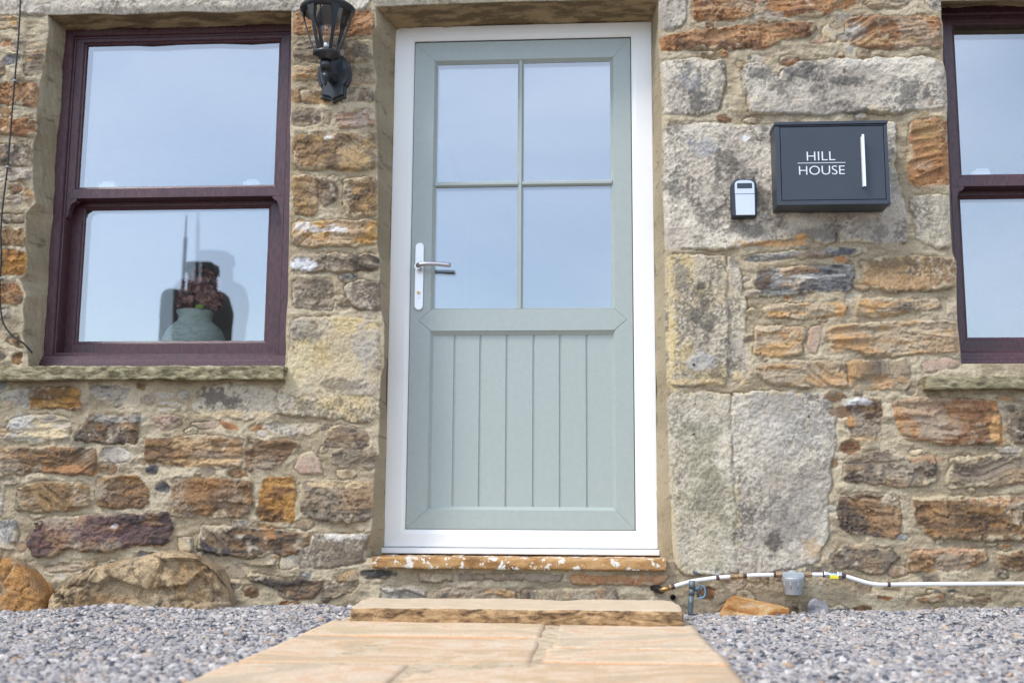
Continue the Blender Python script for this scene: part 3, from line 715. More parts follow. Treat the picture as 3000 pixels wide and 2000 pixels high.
            it = ss(.55, .66, R(np.roll(F1, 210, 1)) * .8 + F2[sl] * .2)[..., None] * .55; S = S * (1 - it) + lin((172, 158, 138)) * it
            sp_ = ss(.54, .68, F6[sl] * .5 + F7[sl] * .5)[..., None] * .45; S = S * (1 - sp_) + p3 * .8 * sp_
        pd = ss(.6, .72, R(np.roll(F2, 33, 0)) * .6 + f1 * .4)[..., None] * .5; S = S * (1 - pd) + lin((214, 200, 176)) * pd
        sm = (ss(.010, .0, sd + .006 + (F2[sl] - .45) * .05 + (F1[sl] - .5) * .06) * .8)[..., None]           # lime smeared over the stone's edge
        S = S * (1 - sm) + lin((188, 172, 142)) * sm
        mm = ss(-.001, .001, sd)[..., None]
        C[sl] = C[sl] * (1 - mm) + S * mm
    for ln in SPOTS.strip().splitlines():          # individual stains, lichen, iron and paint marks seen on single stones
        vk, cx_, cy_, rx_, ry_, r_c, g_c, b_c, st_ = ln.split(); ox, oy, sc = VIEWS[vk]
        cw = P(ox + float(cx_) / sc, oy + float(cy_) / sc, 0); rw_, rh_ = float(rx_) / sc * .00119, float(ry_) / sc * .00119
        j0 = max(0, int((cw[0] - 1.6 * rw_ - x0) / step)); j1 = min(nx, int((cw[0] + 1.6 * rw_ - x0) / step) + 2)
        i0 = max(0, int((cw[2] - 1.6 * rh_ - z0) / step)); i1 = min(nz, int((cw[2] + 1.6 * rh_ - z0) / step) + 2)
        if j1 - j0 < 2 or i1 - i0 < 2: continue
        sl = (slice(i0, i1), slice(j0, j1)); q = np.sqrt(((px[sl] - cw[0]) / rw_) ** 2 + ((pz[sl] - cw[2]) / rh_) ** 2)
        k = ss(-.10, .16, (1 - q) * .35 + (F2[sl] - .5) * .9 + (F6[sl] - .5) * .5) * ss(1.6, 1.2, q) * float(st_)
        C[sl] = C[sl] * (1 - k[..., None]) + lin(soft((float(r_c), float(g_c), float(b_c)), .74)) * k[..., None]
    # round the arris, colour the reveals
    H = H * ss(-.004, .03, arr) if hole is None else H
    if hole is None:
        j = (dep > 0.004)[..., None] & (top < .5)[..., None]; kk = ss(.35, .7, F1)[..., None]
        jamb = lin((156, 142, 116)) * (1 - kk) + lin((172, 158, 132)) * kk
        jamb = jamb * (1 - CR[..., None] * 0) * (1 - ss(.66, .8, F6)[..., None] * .4); C = np.where(j, jamb, C)
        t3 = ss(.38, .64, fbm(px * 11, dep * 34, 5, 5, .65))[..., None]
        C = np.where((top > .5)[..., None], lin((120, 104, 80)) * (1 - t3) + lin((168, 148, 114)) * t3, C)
    Y = np.where(dep > 0, dep, -H)
    rn = np.where(dep > 0, (F1 - .5) * .012 + (fbm(px * 30 + dep * 40, pz * 30 + dep * 55, 4, 3) - .5) * .008, 0) * ss(0, .02, dep)
    V = np.stack([px + rnx * rn, Y, pz + rnz * rn * 1.5], -1).reshape(-1, 3)
    idx = np.arange(nx * nz).reshape(nz, nx)
    Q = np.stack([idx[:-1, :-1], idx[:-1, 1:], idx[1:, 1:], idx[1:, :-1]], -1).reshape(-1, 4)
    kf = kill.ravel()
    if hole is not None:
        hx, hz = gx.ravel(), gz.ravel(); kf = (hx > hole[0] + step * 2.6) & (hx < hole[1] - step * 2.6) & (hz > hole[2] - 1) & (hz < hole[3] - step * 2.6)
        inn = (hx > hole[0] + step * .4) & (hx < hole[1] - step * .4) & (hz < hole[3] - step * .4); V[inn, 1] += .012
    Q = Q[~kf[Q].any(1)]
    us = np.zeros(len(V), bool); us[Q.ravel()] = True; re = np.cumsum(us) - 1
    return arr_obj(name, V[us], re[Q], mat_, parent, C.reshape(-1, 3)[us])

house = empty('stone_house', (0, 0, 0), 'stone cottage front with sage green door between two burgundy sash windows', 'house')
stone_m = attr_mat('rubble_stone', .75, 330, .93, .42)
build_wall('wall', -2.52, 2.38, -.12, 2.45, .0035, house, None, stone_m)
build_wall('outer_wall', -5.02, 4.9, -.12, 4.28, .0175, house, (-2.52, 2.38, -.12, 2.45), stone_m)

# ================================================================== sills, threshold, step
def stone_mat(name, a, b, dk, scale=9, topc=None, lo=.35, hi=.65, bump=.7, fleck=None, bscale=130., band=(1, 1, 3)):
    m, n, bs = newmat(name); L = n.links.new
    tc = n.nodes.new('ShaderNodeTexCoord'); mp = n.nodes.new('ShaderNodeMapping'); mp.inputs['Scale'].default_value = band
    L(tc.outputs['Object'], mp.inputs[0])
    n1 = n.nodes.new('ShaderNodeTexNoise'); n1.inputs['Scale'].default_value = scale; n1.inputs['Detail'].default_value = 8; n1.inputs['Distortion'].default_value = .6
    L(mp.outputs[0], n1.inputs['Vector'])
    cr = n.nodes.new('ShaderNodeValToRGB'); e = cr.color_ramp.elements; e[0].position = lo; e[0].color = (*lin(dk), 1); e[1].position = hi; e[1].color = (*lin(b), 1)
    e2 = e.new((lo + hi) / 2); e2.color = (*lin(a), 1)
    L(n1.outputs[0], cr.inputs[0])
    n2 = n.nodes.new('ShaderNodeTexNoise'); n2.inputs['Scale'].default_value = bscale * 2; n2.inputs['Detail'].default_value = 5
    L(tc.outputs['Object'], n2.inputs['Vector'])
    mr = n.nodes.new('ShaderNodeMapRange'); mr.inputs[1].default_value = .3; mr.inputs[2].default_value = .7; mr.inputs[3].default_value = .78; mr.inputs[4].default_value = 1.2
    L(n2.outputs[0], mr.inputs[0])
    mx = n.nodes.new('ShaderNodeVectorMath'); mx.operation = 'SCALE'; L(cr.outputs[0], mx.inputs[0]); L(mr.outputs[0], mx.inputs[3])
    out = mx.outputs[0]
    if topc:      # worn, cleaner bedding face on top of a rough hewn block
        ge = n.nodes.new('ShaderNodeNewGeometry'); sx = n.nodes.new('ShaderNodeSeparateXYZ'); L(ge.outputs['Normal'], sx.inputs[0])
        m2 = n.nodes.new('ShaderNodeMapRange'); m2.inputs[1].default_value = .6; m2.inputs[2].default_value = .85; L(sx.outputs[2], m2.inputs[0])
        mi = n.nodes.new('ShaderNodeMix'); mi.data_type = 'RGBA'; L(m2.outputs[0], mi.inputs['Factor']); L(out, mi.inputs['A'])
        m5 = n.nodes.new('ShaderNodeMix'); m5.data_type = 'RGBA'; L(n1.outputs[0], m5.inputs['Factor']); m5.inputs['A'].default_value = (*lin(topc[0]), 1); m5.inputs['B'].default_value = (*lin(topc[1]), 1)
        L(m5.outputs['Result'], mi.inputs['B']); out = mi.outputs['Result']
    if fleck:
        n3 = n.nodes.new('ShaderNodeTexNoise'); n3.inputs['Scale'].default_value = 28; n3.inputs['Detail'].default_value = 7; n3.inputs['Roughness'].default_value = .65
        L(tc.outputs['Object'], n3.inputs['Vector'])
        c3 = n.nodes.new('ShaderNodeValToRGB'); c3.color_ramp.elements[0].position = fleck; c3.color_ramp.elements[1].position = fleck + .015; L(n3.outputs[0], c3.inputs[0])
        mi = n.nodes.new('ShaderNodeMix'); mi.data_type = 'RGBA'; L(c3.outputs[0], mi.inputs['Factor']); L(out, mi.inputs['A']); mi.inputs['B'].default_value = (*lin((226, 220, 208)), 1)
        out = mi.outputs['Result']
    L(out, bs.inputs['Base Color']); bs.inputs['Roughness'].default_value = .9; bs.inputs['Specular IOR Level'].default_value = .25
    n4 = n.nodes.new('ShaderNodeTexNoise'); n4.inputs['Scale'].default_value = bscale; n4.inputs['Detail'].default_value = 8; n4.inputs['Roughness'].default_value = .65
    L(tc.outputs['Object'], n4.inputs['Vector'])
    bp = n.nodes.new('ShaderNodeBump'); bp.inputs['Strength'].default_value = bump; bp.inputs['Distance'].default_value = .004
    L(n4.outputs[0], bp.inputs['Height']); L(bp.outputs[0], bs.inputs['Normal'])
    return m
def boulder(outline, y0, depth, seed, c0, c1, c2, label):
    q = [P(u, v, -.03) for u, v in outline]; ax_ = [a[0] for a in q]; az_ = [a[2] for a in q]; xa, xb = min(ax_), max(ax_); zb = -.06; ht = max(az_)
    def shape(p):
        u = np.stack([(p[:, 0] - (xa + xb) / 2) / ((xb - xa) / 2), (p[:, 1] - (y0 + depth / 2)) / (depth / 2), (p[:, 2] - (zb + ht) / 2) / ((ht - zb) / 2)], -1)
        m = np.abs(u).max(1); e = (np.abs(u) ** 4).sum(1) ** (1 / 4); u = u * (m / np.maximum(e, 1e-9))[:, None]
        x = (xa + xb) / 2 + u[:, 0] * (xb - xa) / 2; top_ = np.interp(x, ax_, az_)
        f = (u[:, 2] + 1) / 2; zz_ = zb + f * (top_ - zb)
        y = y0 + depth / 2 + u[:, 1] * depth / 2 - .02 * (1 - f)
        P3 = np.stack([x, y, zz_], -1); fc = facets(P3[:, 0] * 7 + P3[:, 1] * 5, P3[:, 2] * 9 + P3[:, 1] * 4, seed) * .042
        cr_ = np.exp(-((fbm3(P3 * 8 + seed, 3, seed + 3) - .5) / .012) ** 2) * .008
        P3[:, 1] -= (fc + (fbm3(P3 * 45, 5, seed + 1) - .5) * .026 + (fbm3(P3 * 130, 2, seed + 2) - .5) * .006 - cr_ * 1.4) * np.clip(-u[:, 1] * 2, 0, 1); P3[:, 2] += fc * .4 * np.clip(u[:, 2], 0, 1); return P3
    def colf(p):
        n1 = fbm3(p * 11, 5, seed + 5); n2 = fbm3(p * 40, 3, seed + 6); k = ss(.4, .6, n1)[:, None]; c = lin(c0) * (1 - k) + lin(c1) * k
        k = (ss(.5, .62, fbm3(p * 14 + 4, 4, seed + 7) * .6 + n2 * .4) * .85)[:, None]; c = c * (1 - k) + lin(c2) * k; k = (ss(.52, .64, fbm3(p * np.array([6, 6, 14.]) + 9, 4, seed + 8)) * .6)[:, None]; c = c * (1 - k) + lin((146, 132, 112)) * k
        k = (ss(.6, .7, n2) * .4)[:, None]; return c * (1 - k) + lin((186, 160, 124)) * k
    o = rock('foundation_boulder', xa, xb, y0, y0 + depth, zb, ht, boul_m, house, amp=.004, freq=20, step=.0048, seed=seed, shape=shape, colfn=colf)
    o['label'] = label; return o
boul_m = attr_mat('boulder_stone', 1.0, 200, .93, .55)
bc = lambda t: [(float(a.split(',')[0]) / 1.96, 1050 + float(a.split(',')[1]) / 1.96) for a in t.split()]
boulder(bc('-330,1300 -250,1190 0,1125 80,1130 160,1180 240,1260 300,1330 318,1400'), -.10, .17, 61, (160, 118, 72), (134, 104, 72), (90, 72, 52), 'orange boulder at the left foot of the wall')
boulder(bc('315,1420 340,1310 420,1255 560,1205 700,1175 860,1140 980,1112 1060,1115 1160,1140 1270,1190 1330,1290 1350,1400'), -.115, .19, 67, (150, 122, 88), (172, 150, 118), (92, 76, 58), 'long tan boulder at the foot of the wall under the window')
sill_m = stone_mat('mossy_sill_stone', (144, 134, 104), (178, 166, 136), (98, 92, 70), 26, bump=1.2, bscale=160)
thr_m = stone_mat('painted_threshold_stone', (178, 136, 88), (192, 154, 106), (140, 104, 66), 12, fleck=.55)
step_m = stone_mat('step_sandstone', (158, 128, 92), (192, 160, 120), (92, 72, 54), 24, bump=1.3, topc=((202, 176, 146), (218, 202, 178)))
SY = -.05
zt, zb = Z(500, 1073, SY), Z(500, 1111, SY)
rock('window_sill', -2.62, X(830, 1090, SY), SY, WY + .03, zb, zt + .002, sill_m, house, r=.003, amp=.008, freq=38, flat=.6, step=.005, seed=2)
rock('window_sill', X(2714, 1120, SY), 2.36, SY, WY + .03, Z(2900, 1139, SY), Z(2900, 1101, SY), sill_m, house, r=.003, amp=.008, freq=38, flat=.6, step=.005, seed=4)
TY = -.035
rock('threshold', X(1088, 1650, TY), X(1954, 1655, TY), TY, DY + .02, Z(1520, 1668, TY), Z(1520, 1634, TY), thr_m, house, r=.004, amp=.0035, freq=35, step=.007, seed=6)
st = rock('step_stone', -.722, .262, -.555, -.19, -.004, .047, step_m, None, r=.010, flat=.45, amp=.013, freq=15, step=.006, seed=8)
tag(st, 'rough edged sandstone slab forming the doorstep at the end of the path', 'doorstep')

# ================================================================== WINDOWS
def upvc_wood():
    m, n, b = newmat('burgundy_woodgrain'); L = n.links.new
    tc = n.nodes.new('ShaderNodeTexCoord'); geo = n.nodes.new('ShaderNodeMapping'); geo.inputs['Scale'].default_value = (6, 6, 1.6)
    L(tc.outputs['Object'], geo.inputs[0])
    nz = n.nodes.new('ShaderNodeTexNoise'); nz.inputs['Scale'].default_value = 22; nz.inputs['Detail'].default_value = 6; nz.inputs['Distortion'].default_value = .3
    L(geo.outputs[0], nz.inputs['Vector'])
    cr = n.nodes.new('ShaderNodeValToRGB'); e = cr.color_ramp.elements; e[0].position = .35; e[0].color = (.040, .012, .017, 1); e[1].position = .68; e[1].color = (.092, .030, .038, 1)
    L(nz.outputs[0], cr.inputs[0]); L(cr.outputs[0], b.inputs['Base Color'])
    b.inputs['Roughness'].default_value = .42; b.inputs['Specular IOR Level'].default_value = .6
    bp = n.nodes.new('ShaderNodeBump'); bp.inputs['Strength'].default_value = .25; bp.inputs['Distance'].default_value = .001
    L(nz.outputs[0], bp.inputs['Height']); L(bp.outputs[0], b.inputs['Normal']); return m
wood = upvc_wood()
glass = glass_mat('window_glass', .24)
glass2 = glass_mat('inner_window_glass', .16)
black = mat('black_gasket', (22, 22, 24), .5)
white_pl = mat('white_plastic', (236, 236, 238), .35, var=.04)
def pane(name, x0, x1, z0, z1, y, parent, tilt=.0, bow=.0, m=glass, n=10, side=0.):
    V = []; F = []
    for j in range(n + 1):
        for i in range(n + 1):
            u, v = i / n, j / n
            V.append((x0 + (x1 - x0) * u, y + tilt * (v - .5) + side * (u - .5) + bow * (4 * u * (1 - u) * 4 * v * (1 - v)), z0 + (z1 - z0) * v))
    for j in range(n):
        for i in range(n): a = j * (n + 1) + i; F.append((a, a + 1, a + n + 2, a + n + 1))
    return arr_obj(name, V, F, m, parent)
def sash_window(dx, parent, label):
    q = lambda u, v, y: X(u, v, y)
    mb = MB(); x0, x1 = -2.043 + dx, -1.118 + dx; zt_ = 2.172; zbt = Z(500, 1043, WY)
    fl = X(160, 700, WY) + 0
    wl = .040
    # outer box frame: flat face, groove, deep inner side
    mb.frame(x0 - .01, x1 + .01, zbt, zt_ + .012, [(0, 0, .2), (0, 0, WY + .003), (.003, 0, WY), (0, 1, WY), (.004, 1, WY + .004), (.006, 1, WY + .012), (.012, 1, WY + .012), (.014, 1, WY + .12), (.014, 1, .24)], (wl, wl, .034, .004))
    # projecting cill with mouldings
    prof = [(.24, zbt + .004), (WY, zbt + .003), (WY - .012, zbt), (WY - .014, zbt - .012), (WY - .020, zbt - .014), (WY - .022, zbt - .024), (WY - .030, zbt - .027), (WY - .032, zbt - .040), (.24, zbt - .040)]
    mb.ring([[(x0 - .012, y, z) for y, z in prof], [(x1 + .012, y, z) for y, z in prof]], smooth=False)
    wn = mb.build('window', wood, parent); wn['label'] = label
    ux0, ux1 = x0 + wl + .002, x1 - wl - .002
    # upper sash (front), with its glass
    y1 = WY + .016; uz1 = zt_ - .026; uz0 = Z(500, 578, y1)
    mb = MB(); W = .028
    mb.frame(ux0, ux1, uz0, uz1, [(0, 0, y1 + .058), (0, 0, y1 + .001), (.001, 0, y1), (0, 1, y1), (.003, 1, y1 + .003), (.004, 1, y1 + .008), (.009, 1, y1 + .010), (.012, 1, y1 + .016), (.012, 1, y1 + .058)], (W, W, .020, .036))
    mb.build('upper_sash', wood, wn)
    pane('upper_pane', ux0 + W + .008, ux1 - W - .008, uz0 + .044, uz1 - .028, y1 + .018, wn, .0008)
    pane('upper_inner_pane', ux0 + W + .008, ux1 - W - .008, uz0 + .044, uz1 - .028, y1 + .038, wn, .004, m=glass2)
    # lower sash, set back
    y2 = WY + .075; gzt, gzb = Z(520, 614, y2 + .014), Z(500, 999, y2 + .014); gl_, gr_ = X(242, 800, y2 + .014) + dx, X(781, 800, y2 + .014) + dx
    lz1 = gzt + .040; lz0 = zbt + .002; wa, wb_, wt_, wo = gl_ - ux0 - .012, ux1 - gr_ - .012, .028, gzb - lz0 - .012
    mb = MB()
    mb.frame(ux0, ux1, lz0, lz1, [(0, 0, y2 + .03), (0, 0, y2), (0, 1, y2), (.003, 1, y2 + .003), (.004, 1, y2 + .008), (.009, 1, y2 + .010), (.012, 1, y2 + .014), (.012, 1, y2 + .03)], (wa, wb_, wt_, wo))
    mb.build('lower_sash', wood, wn)
    pane('lower_pane', gl_ - .004, gr_ + .004, gzb - .004, gzt + .004, y2 + .016, wn, .0006)
    pane('lower_inner_pane', gl_ - .004, gr_ + .004, gzb - .004, gzt + .004, y2 + .036, wn, -.0028, bow=.0006, m=glass2, side=-.0050)
    # sash horns under the meeting rail
    for s, xe in ((1, ux0), (-1, ux1)):
        mb = MB(); pts = [(0, 0), (.040, 0), (.040, -.006), (.034, -.014), (.026, -.017), (.019, -.024), (.017, -.034), (.013, -.040), (.011, -.050), (.010, -.064), (.006, -.074), (0, -.078)]
        mb.prism([(xe + s * a, uz0 + .0008 + b) for a, b in pts], y1 + .001, y1 + .034); mb.build('sash_horn', wood, wn)
    # meeting rail catches and cream lining strip behind the glass
    for u in (.12, .80):
        mb = MB(); cx = ux0 + (ux1 - ux0) * u; zz = uz0 + .066
        mb.box(cx - .008, cx + .058, y1 + .062, y1 + .085, zz - .01, zz + .011); mb.box(cx + .006, cx + .052, y1 + .060, y1 + .075, zz + .0112, zz + .019)
        mb.build('sash_catch', white_pl, wn, .003)
    return wn
sash_window(0, house, 'burgundy woodgrain sash window with a vase behind its lower pane')
sash_window(1.262 + 2.043, house, 'burgundy woodgrain sash window right of the parcel box, cut by the edge')

# ================================================================== DOOR
sage = mat('sage_green_foil', (163, 172, 167), .38, var=.05, vscale=60, bump=.12, bscale=500)
white_u = mat('white_frame_plastic', (238, 237, 234), .32, var=.03, vscale=3)
hall_m = mat('painted_plaster', (205, 200, 190), .8, var=.04)
x0, x1, z0, z1 = -.752, .232, .172, 2.171
cz = Z(1500, 1603, DY)
mb = MB()
fw = X(1186, 1552, DY) - x0
mb.frame(x0, x1, cz, z1, [(0, 0, .25), (0, 0, DY + .003), (.003, 0, DY), (-.016, 1, DY), (-.003, 1, DY + .006), (0, 1, DY + .009), (0, 1, .25)], (fw, x1 - X(1863, 1555, DY), z1 - Z(1530, 113, DY), Z(1520, 1552, DY) - cz), gap=.0003)
fr = mb.build('door_frame', white_u, house)
mb = MB(); mb.box(x0 - .004, x1 + .004, DY - .022, .25, z0 + .004, cz - .004); mb.box(x0, x1, DY + .01, .25, cz - .004, cz + .002)
mb.build('door_cill', white_u, fr, .003)
LY = DY + .008
lx0, lx1 = X(1186, 1552, LY) + .003, X(1863, 1555, LY) - .003; lz0, lz1 = Z(1520, 1552, DY) + .0015, Z(1530, 117, LY) - .003
gx0, gx1 = X(1272, 905, LY + .014), X(1792, 900, LY + .014); gz1 = Z(1530, 186, LY + .014); pz0 = Z(1530, 1487, LY + .006)
ww = (gx0 - lx0 - .012, lx1 - gx1 - .012, lz1 - gz1 - .012, pz0 - lz0 - .008)
mb = MB()
mb.frame(lx0, lx1, lz0, lz1, [(0, 0, LY + .05), (0, 0, LY + .002), (.002, 0, LY), (0, 1, LY), (.009, 1, LY + .011), (.012, 1, LY + .014), (.012, 1, LY + .05)], ww, gap=.0004)
door = mb.build('door', sage, house); door['label'] = 'sage green door with four glass panes above a boarded panel'
mb = MB(); mb.frame(lx0 - .0028, lx1 + .0028, lz0 - .0013, lz1 + .0028, [(0, 0, LY + .02), (0, 0, LY + .004), (.004, 0, LY + .004), (.004, 0, LY + .02)], (0, 0, 0, 0)); mb.build('draught_seal', black, fr)
# mid rail with arrow ends
ma, mb_ = Z(1530, 905, LY), Z(1530, 968, LY); mc = (ma + mb_) / 2
il, ir = lx0 + ww[0], lx1 - ww[1]; al, ar = X(1226, 945, LY), X(1836, 940, LY)
mb = MB()
fp = [(il + .004, ma), (al, mc), (il + .004, mb_), (ir - .004, mb_), (ar, mc), (ir - .004, ma)]
mb.prism(fp, LY - .0012, LY + .03, ch=.0008)
mb.ring([[(x, LY - .0002, mb_ + .0005), (x, LY + .013, mb_ - .016 if 1 else 0), (x, LY + .03, mb_ - .016), (x, LY + .03, mb_)] for x in (il + .003, ir - .003)], smooth=False)
mb.ring([[(x, LY - .0002, ma - .0005), (x, LY + .013, ma + .006), (x, LY + .03, ma + .006), (x, LY + .03, ma)] for x in (il + .003, ir - .003)], smooth=False)
mb.build('mid_rail', sage, door)
mb = MB(); mb.prism([(il + .003, ma + .001), (al - .0012, mc), (il + .003, mb_ - .001), (ir - .003, mb_ - .001), (ar + .0012, mc), (ir - .003, ma + .001)], LY - .0003, LY + .002); mb.build('rail_joint', mat('joint_shadow_strip', (96, 104, 102), .8), door)  # dark outline strip paints the shade of the joint round the mid rail
# boarded panel
pt = mb_ - .012; n = 7; gxs = [X(u, 1200, LY + .014) for u in (1330, 1406, 1484, 1563, 1641, 1720)]
mb = MB(); ed = [il - .005] + gxs + [ir + .005]; prof = []
py = LY + .014
for i in range(n):
    a, b = ed[i], ed[i + 1]
    if i: prof += [(a, py + .005), (a + .0025, py + .0045), (a + .0045, py)]
    prof += [(b - .0045, py), (b - .0025, py + .0045)] if i < n - 1 else [(b, py)]
    if i == 0: prof.insert(0, (a, py))
mb.add([(x, y, zz) for x, y in prof for zz in (lz0 + ww[3] - .003, pt)], [(2 * i, 2 * i + 2, 2 * i + 3, 2 * i + 1) for i in range(len(prof) - 1)])
mb.build('boarded_panel', sage, door)
# glass and glazing bars
bz = Z(1530, 537, LY + .006); bx = X(1524, 540, LY + .006)
mb = MB(); h = .0105
def bar(mb, x0, x1, z0, z1, vert):
    yf, yb = LY + .002, LY + .02
    if vert: mb.ring([[(x0, yb, z), (x0, yf + .009, z), (x0 + .006, yf, z), (x1 - .006, yf, z), (x1, yf + .009, z), (x1, yb, z)] for z in (z0, z1)], smooth=False)
    else: mb.ring([[(x, yb, z0), (x, yf + .009, z0), (x, yf, z0 + .006), (x, yf, z1 - .006), (x, yf + .009, z1), (x, yb, z1)] for x in (x0, x1)], smooth=False)
bar(mb, bx - h, bx + h, ma + .002, gz1 + .008, True)
bar(mb, gx0 - .004, bx - h + .003, bz - h, bz + h, False); bar(mb, bx + h - .003, gx1 + .004, bz - h, bz + h, False)
mb.build('glazing_bar', sage, door)
GY = LY + .0165
for a, b in ((gx0 - .003, bx), (bx, gx1 + .003)):
    for c, d in ((ma, bz), (bz, gz1 + .003)):
        pane('glass_pane', a + .0005, b - .0005, c + .0005, d - .0005, GY, door, .0004, n=4)
pane('inner_glass', gx0 - .003, gx1 + .003, ma, gz1 + .003, GY + .02, door, .003, m=glass2)
# handle: long plate, lever, cylinder
hw_ = mat('brushed_white_metal', (232, 232, 234), .3, .3, var=.03); lev = mat('satin_steel', (190, 188, 192), .28, .9, var=.05)
HY = LY - .009
hx, hz0, hz1 = X(1228, 800, HY), Z(1228, 908, HY), Z(1228, 710, HY); hr = .0155
def stadium(cx, z0, z1, r, n=12): return [(cx + r * math.cos(a), z1 - r + r * math.sin(a)) for a in [math.pi * k / n for k in range(n + 1)]] + [(cx - r * math.cos(a), z0 + r - r * math.sin(a)) for a in [math.pi * k / n for k in range(n + 1)]]
mb = MB(); mb.prism(stadium(hx, hz0, hz1, hr), HY, LY, smooth=True, ch=.0025); mb.build('handle_plate', hw_, door)
LVY = HY - .042; lz = Z(1270, 775, LVY); lxa = X(1226, 778, LVY); lxb = X(1321, 775, LVY)
mb = MB()
mb.lathe([(.0125, 0), (.0115, .008), (.009, .011), (.009, .042)], (hx, LVY + .002, lz - .004), 20, 'y')
mb.tube([(hx, LVY + .012, lz - .004), (hx + .002, LVY + .002, lz - .002), (hx + .012, LVY - .003, lz + .001), (hx + .04, LVY - .004, lz + .003), (hx + .075, LVY - .003, lz + .0025), (lxb - .012, LVY, lz - .001), (lxb, LVY + .001, lz - .003)], [.009, .0098, .0095, .0082, .008, .0085, .0078], 14)
mb.build('lever', lev, door)
kz = Z(1226, 858, HY); brass = mat('brass', (190, 150, 90), .3, .9)
mb = MB(); mb.lathe([(.0085, 0), (.0085, .003)], (hx - .001, HY - .002, kz), 20, 'y'); mb.prism([(hx - .006, kz - .004), (hx + .004, kz - .004), (hx + .004, kz - .018), (hx + .001, kz - .0225), (hx - .003, kz - .0225), (hx - .006, kz - .018)], HY - .0015, HY + .001)
mb.build('lock_cylinder', lev, door)
mb = MB(); mb.lathe([(.0062, 0), (.0062, .001)], (hx - .001, HY - .0032, kz), 20, 'y'); mb.build('lock_plug', brass, door)
mb = MB(); mb.lathe([(.0016, 0), (.0016, .0008)], (hx - .001, HY - .0038, kz + .002), 10, 'y'); mb.box(hx - .0016, hx - .0004, HY - .0038, HY - .003, kz - .004, kz + .001); mb.build('keyhole', black, door)

# rooms behind the glass
mb = MB(); RB = 3.6
dimp = mat('room_plaster', (214, 208, 196), .85, var=.05)
floorm = mat('room_floor', (120, 90, 62), .6, var=.3)
def inward(xa, xb, za, zb, ya, yb, sky_gap=.52):  # optional open ceiling strip, made up to let sky light onto the vase
    mb = MB()
    mb.box(xa, xb, yb, yb + .05, za, zb); mb.box(xa - .05, xa, ya, yb, za, zb); mb.box(xb, xb + .05, ya, yb, za, zb); mb.box(xa - .05, xb + .05, ya + sky_gap, yb, zb, zb + .05)
    return mb
inward(-3.6, -.98, -.02, 2.42, .25, RB).build('room_shell', dimp, house)
inward(-.86, .86, -.02, 2.42, .26, RB, 0).build('room_shell', dimp, house)
inward(.98, 3.6, -.02, 2.42, .25, RB).build('room_shell', dimp, house)
mb = MB(); mb.box(-3.6, 3.6, .27, RB, .10, .17); mb.build('room_floor', floorm, house)
for a, b in ((-2.07, -1.1), (1.24, 2.21)): mb = MB(); mb.box(a, b, .243, .47, .79, .832); mb.build('inner_window_board', white_u, house, .004)

# ================================================================== GROUND, PATH, GRAVEL
def gz_np(x, y):
    """height of the gravel surface"""
    near = ss(-.60, -.04, y)
    rise = np.interp(x, [-2.3, -1.95, -1.75, -1.60, -1.40, -1.25, -.95, -.78, .25, .6, 1.0, 1.5], [-.018, -.014, .004, .022, .004, .0, .014, .004, -.004, .004, .020, .034])
    return -.014 + near * rise + (fbm(x * 5, y * 5, 3, 7) - .5) * .016

ground_m = mat('gravel_ground', (120, 116, 116), .95, var=.5, vscale=60, bump=1, bscale=90)
gr = arr_obj('ground', [(-150, -200, -.045), (150, -200, -.045), (150, 60, -.045), (-150, 60, -.045)], [(0, 1, 2, 3)], ground_m, None, smooth=False)
tag(gr, kind='structure')
rng = np.random.default_rng(4)
# bedding surface under the loose stones
xs = np.linspace(-3.4, 3.2, 240); ys = np.linspace(-3.6, .03, 140); a, b = np.meshgrid(xs, ys); zz = gz_np(a, b) - .008
zz = np.where((a > -.80) & (a < .32), np.minimum(zz, -.03), zz)
V = np.stack([a, b, zz], -1).reshape(-1, 3); idx = np.arange(240 * 140).reshape(140, 240)
F = np.stack([idx[:-1, :-1], idx[:-1, 1:], idx[1:, 1:], idx[1:, :-1]], -1).reshape(-1, 4)
gb = arr_obj('gravel_bed', V, F, ground_m); tag(gb, kind='structure')
t = (1 + 5 ** .5) / 2
ico = np.array([(-1, t, 0), (1, t, 0), (-1, -t, 0), (1, -t, 0), (0, -1, t), (0, 1, t), (0, -1, -t), (0, 1, -t), (t, 0, -1), (t, 0, 1), (-t, 0, -1), (-t, 0, 1)], float); ico /= np.linalg.norm(ico[0])
icf = np.array([(0, 11, 5), (0, 5, 1), (0, 1, 7), (0, 7, 10), (0, 10, 11), (1, 5, 9), (5, 11, 4), (11, 10, 2), (10, 7, 6), (7, 1, 8), (3, 9, 4), (3, 4, 2), (3, 2, 6), (3, 6, 8), (3, 8, 9), (4, 9, 5), (2, 4, 11), (6, 2, 10), (8, 6, 7), (9, 8, 1)])
